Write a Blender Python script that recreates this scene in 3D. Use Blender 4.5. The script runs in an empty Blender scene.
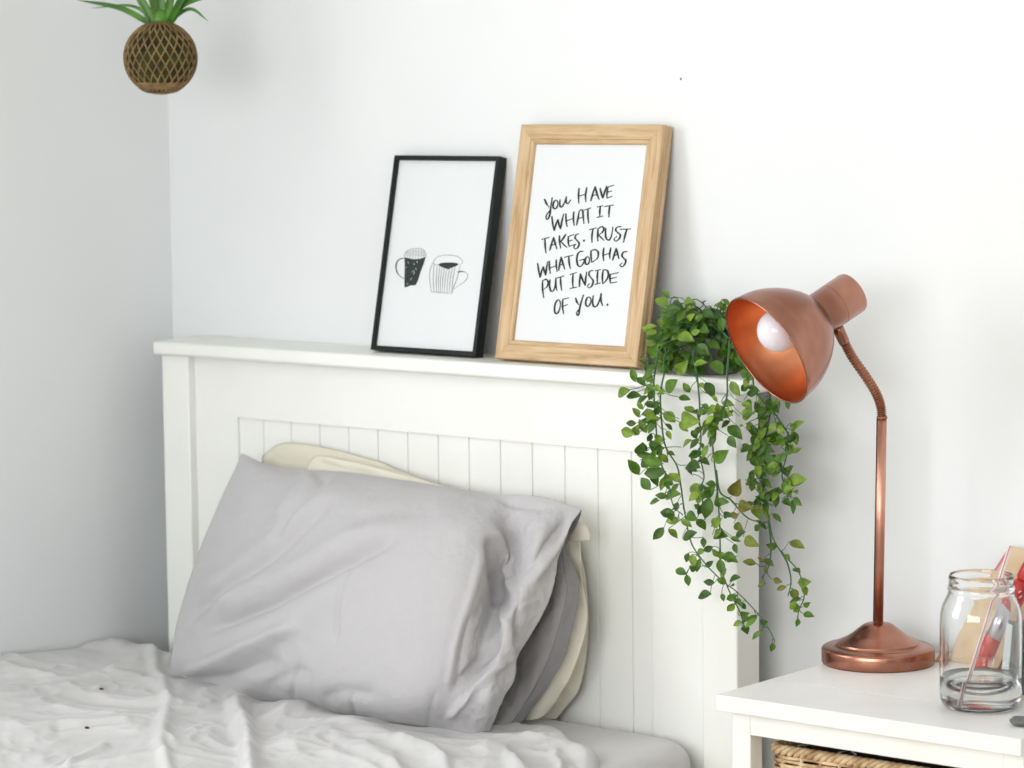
import bpy, bmesh, math, random
import numpy as np
from mathutils import Vector, Matrix, noise, Quaternion
random.seed(7)
PI = math.pi
scn = bpy.context.scene
COL = scn.collection

# ------------------------------------------------------------------ camera
FPX = 3001.362
CAM = np.array([3.59387, -3.47973, 1.40337])
CR = np.array([0.772589, 0.634797, -0.011793])
CU = np.array([-0.054986, 0.085403, 0.994828])
CF = np.array([-0.632521, 0.767945, -0.100886])

def ray(px, py):
    return ((px - 512) / FPX) * CR - ((py - 384) / FPX) * CU + CF
def at_y(px, py, y):
    d = ray(px, py); return CAM + d * (y - CAM[1]) / d[1]
def at_z(px, py, z):
    d = ray(px, py); return CAM + d * (z - CAM[2]) / d[2]
def at_depth(px, py, P):
    d = ray(px, py); return CAM + d * float((np.asarray(P) - CAM) @ CF)
def pix(P):
    P = np.asarray(P, float) - CAM
    z = P @ CF
    return 512 + FPX * (P @ CR) / z, 384 - FPX * (P @ CU) / z

cam = bpy.data.cameras.new('camera')
cam.sensor_width = 36.0
cam.lens = FPX * 36.0 / 1024.0
cam.clip_start = 0.1
camo = bpy.data.objects.new('camera', cam); COL.objects.link(camo)
M = Matrix(((CR[0], CU[0], -CF[0], CAM[0]), (CR[1], CU[1], -CF[1], CAM[1]), (CR[2], CU[2], -CF[2], CAM[2]), (0, 0, 0, 1)))
camo.matrix_world = M
cam.dof.use_dof = True
cam.dof.focus_distance = 4.02
cam.dof.aperture_fstop = 6.3
scn.camera = camo

# ------------------------------------------------------------------ materials
def srgb(r, g, b):
    return tuple(((c / 255) / 12.92 if c / 255 <= 0.04045 else ((c / 255 + 0.055) / 1.055) ** 2.4) for c in (r, g, b)) + (1,)
def mat(name, color, rough=0.5, metal=0.0, **kw):
    m = bpy.data.materials.new(name); m.use_nodes = True
    b = m.node_tree.nodes['Principled BSDF']
    b.inputs['Base Color'].default_value = color
    b.inputs['Roughness'].default_value = rough
    b.inputs['Metallic'].default_value = metal
    for k, v in kw.items():
        b.inputs[k.replace('_', ' ')].default_value = v
    return m
def nodes(m):
    return m.node_tree.nodes, m.node_tree.links, m.node_tree.nodes['Principled BSDF']
def add_bump(m, scale, strength, dist=0.002, detail=4, stretch=None, rough=0.55):
    n, l, b = nodes(m)
    tc = n.new('ShaderNodeTexCoord'); mp = n.new('ShaderNodeMapping')
    if stretch: mp.inputs['Scale'].default_value = stretch
    no = n.new('ShaderNodeTexNoise'); no.inputs['Scale'].default_value = scale; no.inputs['Detail'].default_value = detail
    no.inputs['Roughness'].default_value = rough
    bu = n.new('ShaderNodeBump'); bu.inputs['Strength'].default_value = strength; bu.inputs['Distance'].default_value = dist
    l.new(tc.outputs['Object'], mp.inputs[0]); l.new(mp.outputs[0], no.inputs['Vector'])
    l.new(no.outputs['Fac'], bu.inputs['Height'])
    if b.inputs['Normal'].is_linked:
        l.new(b.inputs['Normal'].links[0].from_socket, bu.inputs['Normal'])
    l.new(bu.outputs[0], b.inputs['Normal'])
    return m
def noise_color(m, c1, c2, scale, stretch=None, lo=0.35, hi=0.65, detail=5, coord='Object', dist=0.0):
    n, l, b = nodes(m)
    tc = n.new('ShaderNodeTexCoord'); mp = n.new('ShaderNodeMapping')
    if stretch: mp.inputs['Scale'].default_value = stretch
    no = n.new('ShaderNodeTexNoise'); no.inputs['Scale'].default_value = scale; no.inputs['Detail'].default_value = detail
    no.inputs['Distortion'].default_value = dist
    cr = n.new('ShaderNodeValToRGB')
    cr.color_ramp.elements[0].position = lo; cr.color_ramp.elements[0].color = c1
    cr.color_ramp.elements[1].position = hi; cr.color_ramp.elements[1].color = c2
    l.new(tc.outputs[coord], mp.inputs[0]); l.new(mp.outputs[0], no.inputs['Vector'])
    l.new(no.outputs['Fac'], cr.inputs[0]); l.new(cr.outputs[0], b.inputs['Base Color'])
    return m

WALL = noise_color(mat('wall_paint', srgb(229, 231, 232), 0.75), srgb(227, 230, 231), srgb(231, 233, 234), 2.5)
add_bump(WALL, 55, 0.10, 0.0015, 5)
add_bump(WALL, 5, 0.12, 0.01, 2)
CEIL = mat('ceiling_paint', srgb(240, 241, 241), 0.9)
FLOOR = noise_color(mat('floor_wood', srgb(190, 172, 142), 0.5), srgb(178, 160, 128), srgb(204, 186, 158), 3, (0.3, 8, 1))
WHITE = noise_color(mat('white_bed_paint', srgb(238, 239, 234), 0.42), srgb(236, 237, 231), srgb(241, 242, 238), 4)
add_bump(WHITE, 14, 0.06, 0.003, 3)
TABLEW = noise_color(mat('white_nightstand_paint', srgb(240, 240, 237), 0.4), srgb(236, 236, 231), srgb(243, 243, 241), 6)
add_bump(TABLEW, 18, 0.08, 0.003, 4, (1, 5, 5))
SEAM = noise_color(mat('joint_shade', srgb(150, 148, 140), 0.8), srgb(120, 116, 106), srgb(190, 188, 182), 30, (1, 1, 1), 0.35, 0.6)  # shade of the board gap as a mottled dark colour
RAWWOOD = noise_color(mat('pale_inner_wood', srgb(214, 205, 190), 0.6), srgb(205, 195, 178), srgb(222, 214, 200), 12, (6, 6, 0.6))

def fabric(name, c, crinkle=0.25, sheen=0.1):
    m = mat(name, c, 0.9)
    b = m.node_tree.nodes['Principled BSDF']
    b.inputs['Sheen Weight'].default_value = sheen
    b.inputs['Sheen Roughness'].default_value = 0.5
    b.inputs['Specular IOR Level'].default_value = 0.15
    add_bump(m, 30, crinkle, 0.004, 5)
    add_bump(m, 110, crinkle * 0.7, 0.0015, 3)
    n, l, b = nodes(m)
    return m
GREY = fabric('grey_cotton', srgb(185, 183, 185), 0.3)
GREYCR = fabric('grey_cotton_crumpled', srgb(185, 183, 185), 0.6)
GREYSHADE = fabric('grey_cotton_inside_shaded', srgb(150, 147, 147), 0.4)  # same grey cotton, darkened for the shade inside the pillowcase
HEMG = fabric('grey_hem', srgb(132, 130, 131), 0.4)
DUV = fabric('duvet_cotton', srgb(206, 205, 205), 0.45)
SHEET = fabric('sheet_cotton', srgb(212, 211, 210), 0.15)
CREAM = fabric('cream_cotton', srgb(222, 218, 203), 0.25)
CREAM2 = fabric('cream_quilted_cotton', srgb(218, 213, 196), 0.3)

def copper(name, c1, c2, rough, aniso_axis=None):
    m = mat(name, c1, rough, 1.0)
    noise_color(m, c2, c1, 11, (1, 1, 0.6), 0.36, 0.60, 7)
    add_bump(m, 60, 0.03, 0.001, 3, (1, 1, 12))
    n, l, b = nodes(m)
    b.inputs['Anisotropic'].default_value = 0.75 if aniso_axis else 0.4
    if aniso_axis:
        tg = n.new('ShaderNodeTangent'); tg.direction_type = 'RADIAL'; tg.axis = aniso_axis; l.new(tg.outputs[0], b.inputs['Tangent'])
    return m
COPPER = copper('brushed_copper', srgb(184, 134, 116), srgb(138, 94, 78), 0.24)
COPPERB = copper('brushed_copper_base', srgb(188, 134, 114), srgb(144, 94, 74), 0.22, 'Z')
COPPERP = copper('brushed_copper_pole', srgb(212, 160, 140), srgb(190, 134, 114), 0.42)
COPPERIN = copper('copper_shade_inside', srgb(212, 146, 106), srgb(198, 128, 88), 0.36)
COPPEROLD = copper('dark_antique_copper', srgb(168, 120, 96), srgb(146, 100, 78), 0.34)
DARKMETAL = mat('dark_metal', srgb(80, 55, 45), 0.4, 1.0)
BULB = mat('bulb_opal', srgb(232, 226, 234), 0.04)
BULB.node_tree.nodes['Principled BSDF'].inputs['Subsurface Weight'].default_value = 0.0
PAPER = mat('print_paper', srgb(222, 225, 227), 0.6)
INK = mat('ink', srgb(38, 48, 46), 0.8)
INKTHIN = mat('ink_thin', srgb(95, 100, 100), 0.8)
BLACK = mat('black_frame', srgb(10, 20, 17), 0.4, 0.0, Specular_IOR_Level=0.3)
BACKB = mat('backing_board', srgb(120, 100, 78), 0.8)

def oak(name, stretch):
    m = mat(name, srgb(210, 180, 140), 0.5)
    n, l, b = nodes(m)
    tc = n.new('ShaderNodeTexCoord'); mp = n.new('ShaderNodeMapping'); mp.inputs['Scale'].default_value = stretch
    n1 = n.new('ShaderNodeTexNoise'); n1.inputs['Scale'].default_value = 15; n1.inputs['Detail'].default_value = 8; n1.inputs['Roughness'].default_value = 0.65; n1.inputs['Distortion'].default_value = 0.35
    cr = n.new('ShaderNodeValToRGB')
    e = cr.color_ramp.elements
    e[0].position = 0.30; e[0].color = srgb(150, 114, 74)
    e[1].position = 0.62; e[1].color = srgb(206, 178, 140)
    k = e.new(0.45); k.color = srgb(188, 156, 114)
    n2 = n.new('ShaderNodeTexNoise'); n2.inputs['Scale'].default_value = 40; n2.inputs['Detail'].default_value = 3
    bu = n.new('ShaderNodeBump'); bu.inputs['Strength'].default_value = 0.35; bu.inputs['Distance'].default_value = 0.0006
    l.new(tc.outputs['Object'], mp.inputs[0]); l.new(mp.outputs[0], n1.inputs['Vector']); l.new(mp.outputs[0], n2.inputs['Vector'])
    l.new(n1.outputs['Fac'], cr.inputs[0]); l.new(cr.outputs[0], b.inputs['Base Color'])
    l.new(n2.outputs['Fac'], bu.inputs['Height']); l.new(bu.outputs[0], b.inputs['Normal'])
    return m
OAKV = oak('oak_upright_grain', (9, 9, 0.55))
OAKH = oak('oak_level_grain', (0.55, 9, 9))

def leafmat(name, a, b_, c):
    m = mat(name, a, 0.42)
    n, l, b = nodes(m)
    g = n.new('ShaderNodeNewGeometry'); cr = n.new('ShaderNodeValToRGB')
    cr.color_ramp.elements[0].color = a; cr.color_ramp.elements[1].color = c
    k = cr.color_ramp.elements.new(0.55); k.color = b_
    l.new(g.outputs['Random Per Island'], cr.inputs[0])
    tc = n.new('ShaderNodeTexCoord'); no = n.new('ShaderNodeTexNoise'); no.inputs['Scale'].default_value = 90; no.inputs['Detail'].default_value = 3
    mx = n.new('ShaderNodeMix'); mx.data_type = 'RGBA'; mx.blend_type = 'MULTIPLY'; mx.inputs[0].default_value = 0.55
    c2 = n.new('ShaderNodeValToRGB'); c2.color_ramp.elements[0].position = 0.35; c2.color_ramp.elements[0].color = (0.35, 0.35, 0.25, 1); c2.color_ramp.elements[1].position = 0.6; c2.color_ramp.elements[1].color = (1, 1, 1, 1)
    l.new(tc.outputs['Object'], no.inputs['Vector']); l.new(no.outputs['Fac'], c2.inputs[0])
    l.new(cr.outputs[0], mx.inputs[6]); l.new(c2.outputs[0], mx.inputs[7]); l.new(mx.outputs[2], b.inputs['Base Color'])
    b.inputs['Specular IOR Level'].default_value = 0.35
    return m
LEAF = leafmat('trailing_leaf', srgb(48, 84, 20), srgb(80, 120, 30), srgb(128, 156, 54))
LEAFOLIVE = leafmat('trailing_leaf_olive', srgb(92, 104, 34), srgb(110, 126, 40), srgb(120, 96, 50))
STEM = mat('stem_green', srgb(52, 96, 52), 0.5)
SPIKE = noise_color(mat('spiky_leaf', srgb(70, 120, 40), 0.4), srgb(34, 84, 34), srgb(96, 150, 42), 14, (1, 1, 1), 0.3, 0.7)
MOSS = noise_color(mat('dark_moss', srgb(40, 46, 16), 0.95), srgb(22, 26, 8), srgb(62, 66, 22), 40)
add_bump(MOSS, 120, 1.0, 0.004, 4)
TWINE = noise_color(mat('jute_twine', srgb(150, 120, 84), 0.9), srgb(112, 88, 54), srgb(150, 124, 82), 60)
add_bump(TWINE, 300, 0.8, 0.001, 2)
POT = mat('grey_pot_plastic', srgb(98, 98, 92), 0.5)
SOIL = noise_color(mat('soil', srgb(40, 30, 22), 0.95), srgb(26, 20, 14), srgb(60, 46, 34), 80)
RATTAN = noise_color(mat('rattan', srgb(205, 172, 128), 0.55), srgb(156, 116, 74), srgb(232, 206, 166), 45)
BLKITEM = mat('black_glossy', srgb(14, 14, 16), 0.2)
OLIVE = mat('olive_plastic', srgb(78, 84, 40), 0.35)
BLUEG = mat('blue_grey_plastic', srgb(96, 108, 140), 0.4)
GLASS = mat('clear_glass', (0.985, 0.995, 0.99, 1), 0.0, 0.0, Transmission_Weight=1.0, IOR=1.47)
WATER = mat('water', (0.97, 0.985, 0.98, 1), 0.0, 0.0, Transmission_Weight=1.0, IOR=1.33)
KRAFT = noise_color(mat('kraft_card', srgb(206, 182, 150), 0.8), srgb(196, 168, 134), srgb(216, 194, 164), 20)
CRIMSON = mat('crimson_plastic', srgb(186, 44, 44), 0.3)
MAROON = mat('maroon_plastic', srgb(120, 24, 32), 0.3)
PINK = mat('pink_ink', srgb(206, 110, 128), 0.6)
STRAWW = mat('straw_white', srgb(242, 234, 234), 0.5)
DGREY = noise_color(mat('dark_grey', srgb(96, 98, 96), 0.6), srgb(84, 86, 84), srgb(112, 114, 112), 50)
MINT = mat('mint_green', srgb(90, 170, 140), 0.6)
LILAC = mat('lilac_paper', srgb(206, 200, 222), 0.7)
SILVER = mat('silver_foil', srgb(200, 196, 204), 0.3, 0.8)

# ------------------------------------------------------------------ mesh helpers
class MB:
    def __init__(s): s.v = []; s.f = []; s.mi = []
    def add(s, vs, fs, mi=0):
        o = len(s.v); s.v += [tuple(map(float, p)) for p in vs]
        s.f += [tuple(i + o for i in f) for f in fs]; s.mi += [mi] * len(fs)
        return s
    def box(s, a, b, mi=0):
        x0, y0, z0 = a; x1, y1, z1 = b
        return s.add([(x0, y0, z0), (x1, y0, z0), (x1, y1, z0), (x0, y1, z0), (x0, y0, z1), (x1, y0, z1), (x1, y1, z1), (x0, y1, z1)],
                     [(3, 2, 1, 0), (4, 5, 6, 7), (0, 1, 5, 4), (1, 2, 6, 5), (2, 3, 7, 6), (3, 0, 4, 7)], mi)
    def tube(s, pts, rad, n=8, cap=True, mi=0, flat=1.0):
        pts = [Vector(tuple(map(float, p))) for p in pts]
        rs = rad if isinstance(rad, (list, tuple)) else [rad] * len(pts)
        t0 = (pts[1] - pts[0]).normalized()
        up = Vector((0, 0, 1)) if abs(t0.z) < 0.9 else Vector((1, 0, 0))
        nrm = t0.cross(up).normalized(); vs = []; tp = t0
        for i, p in enumerate(pts):
            t = (pts[min(i + 1, len(pts) - 1)] - pts[max(i - 1, 0)])
            t = t.normalized() if t.length > 1e-9 else tp
            nrm = (nrm - t * nrm.dot(t)); nrm = nrm.normalized() if nrm.length > 1e-6 else t.orthogonal().normalized()
            bn = t.cross(nrm); tp = t
            for k in range(n):
                a = 2 * PI * k / n
                vs.append(p + nrm * (rs[i] * math.cos(a)) + bn * (rs[i] * flat * math.sin(a)))
        fs = []
        for i in range(len(pts) - 1):
            for k in range(n):
                k2 = (k + 1) % n
                fs.append((i * n + k, i * n + k2, (i + 1) * n + k2, (i + 1) * n + k))
        if cap:
            fs.append(tuple(reversed(range(n)))); fs.append(tuple((len(pts) - 1) * n + k for k in range(n)))
        return s.add(vs, fs, mi)
    def lathe(s, prof, n=64, T=None, close=False, mi=0):
        vs = []; T = T or Matrix.Identity(4)
        for (r_, z_) in prof:
            for k in range(n):
                a = 2 * PI * k / n
                vs.append(T @ Vector((r_ * math.cos(a), r_ * math.sin(a), z_)))
        fs = []; m = len(prof)
        for i in range(m - 1 if not close else m):
            j = (i + 1) % m
            for k in range(n):
                k2 = (k + 1) % n
                fs.append((i * n + k, i * n + k2, j * n + k2, j * n + k))
        return s.add(vs, fs, mi)
    def grid(s, P, mi=0, wrap=False):
        nv, nu = P.shape[:2]
        fs = [(j * nu + i, j * nu + i + 1, (j + 1) * nu + i + 1, (j + 1) * nu + i) for j in range(nv - 1) for i in range(nu - 1)]
        return s.add(P.reshape(-1, 3), fs, mi)
    def build(s, name, mats, parent=None, smooth=True, bevel=0, seg=2, merge=False, auto=None, solid=0, sub=0):
        me = bpy.data.meshes.new(name); me.from_pydata(s.v, [], s.f)
        mats = mats if isinstance(mats, (list, tuple)) else [mats]
        for m in mats: me.materials.append(m)
        if len(mats) > 1: me.polygons.foreach_set('material_index', s.mi)
        if merge:
            bm = bmesh.new(); bm.from_mesh(me); bmesh.ops.remove_doubles(bm, verts=bm.verts, dist=1e-5)
            bmesh.ops.recalc_face_normals(bm, faces=bm.faces); bm.to_mesh(me); bm.free()
        me.update()
        if smooth: me.shade_smooth()
        if auto: me.set_sharp_from_angle(angle=math.radians(auto))
        o = bpy.data.objects.new(name, me); COL.objects.link(o)
        if parent: o.parent = parent; o.matrix_parent_inverse = Matrix.Translation(parent.location).inverted() @ Matrix.Identity(4) if parent.type == 'EMPTY' else o.matrix_parent_inverse
        if solid:
            d = o.modifiers.new('s', 'SOLIDIFY'); d.thickness = solid; d.offset = 0
        if sub:
            d = o.modifiers.new('u', 'SUBSURF'); d.levels = sub; d.render_levels = sub
        if bevel:
            d = o.modifiers.new('b', 'BEVEL'); d.width = bevel; d.segments = seg; d.limit_method = 'ANGLE'; d.angle_limit = math.radians(40)
            d.harden_normals = False
            me.set_sharp_from_angle(angle=math.radians(40))
        return o
def box(name, a, b, m, parent=None, bevel=0.002, seg=2):
    return MB().box(a, b).build(name, m, parent, bevel=bevel, seg=seg, smooth=bool(bevel))
def thing(name, loc, label, cat, group=None):
    o = bpy.data.objects.new(name, None); COL.objects.link(o); o.location = tuple(map(float, loc))
    o.empty_display_size = 0.05
    o['label'] = label; o['category'] = cat; o['kind'] = 'thing'
    if group: o['group'] = group
    return o
def tag(o, label, cat, group=None, kind='thing'):
    o['label'] = label; o['category'] = cat; o['kind'] = kind
    if group: o['group'] = group
    return o
def struct(o, label=None):
    o['kind'] = 'structure'
    if label: o['label'] = label
    return o
def catmull(P, n):
    P = [np.asarray(p, float) for p in P]; Q = [2 * P[0] - P[1]] + P + [2 * P[-1] - P[-2]]
    out = []; m = len(P) - 1
    for k in range(n + 1):
        t = k / n * m; i = min(int(t), m - 1); t -= i
        a, b, c, d = Q[i:i + 4]
        out.append(0.5 * ((2 * b) + (-a + c) * t + (2 * a - 5 * b + 4 * c - d) * t * t + (-a + 3 * b - 3 * c + d) * t ** 3))
    return out
def surf(ctrl, nu, nv):
    """ctrl rows x cols of points -> (nv+1, nu+1, 3)"""
    rows = [catmull(r_, nu) for r_ in ctrl]
    cols = [catmull([rows[j][i] for j in range(len(rows))], nv) for i in range(nu + 1)]
    return np.array([[cols[i][j] for i in range(nu + 1)] for j in range(nv + 1)])
def normals(P):
    du = np.gradient(P, axis=1); dv = np.gradient(P, axis=0)
    n = np.cross(du, dv); n /= (np.linalg.norm(n, axis=2, keepdims=True) + 1e-9)
    return n
def seg_dist(px, py, line):
    """signed distance arrays and taper of pixels to a polyline"""
    best = np.full(px.shape, 1e9); sg = np.zeros(px.shape); tt = np.zeros(px.shape)
    L = [math.hypot(line[i + 1][0] - line[i][0], line[i + 1][1] - line[i][1]) for i in range(len(line) - 1)]
    tot = sum(L); acc = 0
    for i in range(len(line) - 1):
        ax, ay = line[i]; bx, by = line[i + 1]; dx, dy = bx - ax, by - ay; l2 = dx * dx + dy * dy
        t = np.clip(((px - ax) * dx + (py - ay) * dy) / l2, 0, 1)
        d = np.hypot(px - ax - t * dx, py - ay - t * dy)
        s_ = np.sign(dx * (py - ay) - dy * (px - ax))
        m = d < best
        best = np.where(m, d, best); sg = np.where(m, s_, sg); tt = np.where(m, (acc + t * L[i]) / tot, tt)
        acc += L[i]
    return best, sg, tt
def fold(px, py, line, w, amp):
    d, s_, t = seg_dist(px, py, line)
    taper = np.clip(np.minimum(t, 1 - t) * 5, 0.0, 1)
    taper = taper * taper * (3 - 2 * taper)
    return amp * np.exp(-(d / w) ** 2) * taper
def step_fold(px, py, line, w, amp):
    """one side raised, falling softly, sharp at the line"""
    d, s_, t = seg_dist(px, py, line)
    taper = np.clip(np.minimum(t, 1 - t) * 4, 0.0, 1)
    sd = d * s_
    return amp * np.where(sd > 0, np.exp(-sd / w), np.exp(-(sd / (w * 0.18)) ** 2)) * taper
def nz(P, sc, off=0.0, octv=3, ridge=False, st=(1, 1, 1)):
    sh = P.shape[:2]; out = np.zeros(sh)
    Q = P.reshape(-1, 3); o = out.reshape(-1)
    for i in range(len(Q)):
        v = Vector((Q[i][0] * sc * st[0] + off, Q[i][1] * sc * st[1] - off, Q[i][2] * sc * st[2] + off * .7)); a = 1.0; s_ = 0.0
        for k in range(octv):
            n_ = noise.noise(v)
            s_ += a * ((1 - abs(n_) * 2.2) if ridge else n_)
            v = v * 2.03 + Vector((3.1, 1.7, 5.3)); a *= 0.5
        o[i] = s_
    return out

# ------------------------------------------------------------------ room
H = 2.5; RX = 5.0; RY = -5.0
struct(box('wall_back', (-0.12, 0.0, 0), (RX, 0.12, H), WALL, bevel=0))
# the left wall, with a window opening further down the room
WY0, WY1, WZ0, WZ1 = -2.75, -1.25, 0.85, 2.25
mb = MB()
mb.box((-0.12, WY1, 0), (0, 0.0, H)); mb.box((-0.12, RY, 0), (0, WY0, H))
mb.box((-0.12, WY0, 0), (0, WY1, WZ0)); mb.box((-0.12, WY0, WZ1), (0, WY1, H))
struct(mb.build('wall_left', WALL, smooth=False))
mb = MB(); mb.box((RX, RY - 0.12, 0), (RX + 0.12, 0.12, H)); struct(mb.build('wall_right', WALL, smooth=False))
mb = MB(); GX0, GX1, GZ0, GZ1 = 0.9, 4.3, 0.75, 2.3
mb.box((-0.12, RY - 0.12, 0), (GX0, RY, H)); mb.box((GX1, RY - 0.12, 0), (RX, RY, H)); mb.box((GX0, RY - 0.12, 0), (GX1, RY, GZ0)); mb.box((GX0, RY - 0.12, GZ1), (GX1, RY, H))
struct(mb.build('wall_front', WALL, smooth=False))
mb = MB()
for x_ in (GX0, (GX0 + GX1) / 2 - 0.03, GX1 - 0.06): mb.box((x_, RY - 0.09, GZ0), (x_ + 0.06, RY - 0.04, GZ1))
for z_ in (GZ0, GZ1 - 0.06): mb.box((GX0, RY - 0.088, z_), (GX1, RY - 0.042, z_ + 0.06))
struct(mb.build('window_2', WHITE, smooth=False))
struct(box('floor', (-0.12, RY, -0.05), (RX, 0.12, 0), FLOOR, bevel=0))
struct(box('ceiling', (-0.12, RY, H), (RX, 0.12, H + 0.05), CEIL, bevel=0))
mb = MB()
for (a, b) in (((-0.09, WY0, WZ0), (-0.04, WY0 + 0.05, WZ1)), ((-0.09, WY1 - 0.05, WZ0), (-0.04, WY1, WZ1)), ((-0.09, WY0 + 0.05, WZ0), (-0.04, WY1 - 0.05, WZ0 + 0.05)),
               ((-0.09, WY0 + 0.05, WZ1 - 0.05), (-0.04, WY1 - 0.05, WZ1)), ((-0.085, (WY0 + WY1) / 2 - 0.02, WZ0), (-0.045, (WY0 + WY1) / 2 + 0.02, WZ1))):
    mb.box(a, b)
struct(mb.build('window_1', WHITE, smooth=False))
# dark speck and small plaster chip
sp = at_y(681, 79, 0)
mb = MB(); mb.lathe([(0.0001, -0.0012), (0.0016, -0.001), (0.0019, 0.0), (0.0012, 0.0015), (0.0001, 0.0016)], 10, Matrix.Translation((sp[0], 0.0, sp[2])) @ Matrix.Rotation(PI / 2, 4, 'X') @ Matrix.Scale(0.6, 4, (1, 0, 0)))
tag(mb.build('nail', DARKMETAL), 'tiny dark nail stub alone in the bare back wall above the frames', 'nail')

# ------------------------------------------------------------------ bed
bed = thing('bed', (0.65, -0.1, 0), 'white painted wooden bed with tall panelled headboard and narrow top shelf', 'bed')
for x0, x1 in ((0.0891, 0.1491), (1.1606, 1.2206)):
    box('headboard_post', (x0, -0.114, 0), (x1, -0.0588, 0.9690), WHITE, bed, 0.0025)
box('top_shelf', (0.0793, -0.125, 0.9690), (1.2424, -0.001, 0.9905), WHITE, bed, 0.005, 3)
box('headboard_rail', (0.2425, -0.098, 0.8747), (1.0615, -0.076, 0.9690), WHITE, bed, 0)
box('headboard_stile', (0.1491, -0.098, 0.25), (0.2425, -0.076, 0.9690), WHITE, bed, 0)
box('headboard_stile', (1.0615, -0.098, 0.25), (1.1606, -0.076, 0.9690), WHITE, bed, 0.0012, 2)
box('headboard_rail', (0.1491, -0.098, 0.18), (1.1606, -0.076, 0.25), WHITE, bed, 0)
# tongue and groove boards
prof = [(0.2425, -0.0935)]
k = -1
while True:
    gx = 0.3562 + 0.0607 * k
    if gx > 1.05: break
    prof += [(gx - 0.0014, -0.0935), (gx - 0.0006, -0.0908), (gx + 0.0006, -0.0908), (gx + 0.0014, -0.0935)]; k += 1
prof.append((1.0615, -0.0935)); prof += [(1.0615, -0.078), (0.2425, -0.078)]
mb = MB(); n = len(prof)
mb.add([(x, y, 0.25) for x, y in prof] + [(x, y, 0.8747) for x, y in prof], [(i, (i + 1) % n, n + (i + 1) % n, n + i) for i in range(n)])
mb.build('panel_boards', WHITE, bed, smooth=False)
for x0, x1 in ((0.101, 0.125), (1.181, 1.205)):
    box('side_rail', (x0, -2.13, 0.22), (x1, -0.114, 0.34), WHITE, bed, 0.003)
for x0, x1 in ((0.0891, 0.1491), (1.1606, 1.2206)):
    box('footboard_post', (x0, -2.19, 0), (x1, -2.13, 0.42), WHITE, bed, 0.003)
box('footboard_rail', (0.1491, -2.17, 0.2), (1.1606, -2.145, 0.38), WHITE, bed, 0.003)

# mattress in its fitted sheet
def rounded_slab(name, x0, x1, y0, y1, z0, z1, r, m, rc=0.07):
    # superellipse-like rounded box as rings
    rings = []
    steps = [(z0, -0.02), (z0 + 0.03, 0)]
    for i in range(1, 8):
        a = PI / 2 * i / 7
        steps.append((z1 - r + r * math.sin(a), -r + r * math.cos(a)) if i else 0)
    steps.insert(2, (z1 - r, 0))
    def outline(off):
        pts = []; rr = max(rc + off, 0.01)
        for cx, cy, a0 in ((x1 - rc, y1 - rc, 0), (x0 + rc, y1 - rc, PI / 2), (x0 + rc, y0 + rc, PI), (x1 - rc, y0 + rc, 3 * PI / 2)):
            for k_ in range(9):
                a = a0 + PI / 2 * k_ / 8
                pts.append((cx + rr * math.cos(a), cy + rr * math.sin(a)))
        return pts
    mb = MB(); vs = []
    for z, off in steps:
        vs += [(x, y, z) for x, y in outline(off)]
    N = 36; fs = []
    for i in range(len(steps) - 1):
        for k_ in range(N):
            fs.append((i * N + k_, i * N + (k_ + 1) % N, (i + 1) * N + (k_ + 1) % N, (i + 1) * N + k_))
    fs.append(tuple((len(steps) - 1) * N + k_ for k_ in range(N))); fs.append(tuple(reversed(range(N))))
    mb.add(vs, fs)
    return mb.build(name, m)
mat_o = rounded_slab('mattress', 0.20, 1.165, -2.12, -0.101, 0.26, 0.476, 0.035, SHEET)
tag(mat_o, 'mattress in a light grey fitted sheet, bare corner beside the headboard', 'mattress')

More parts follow.
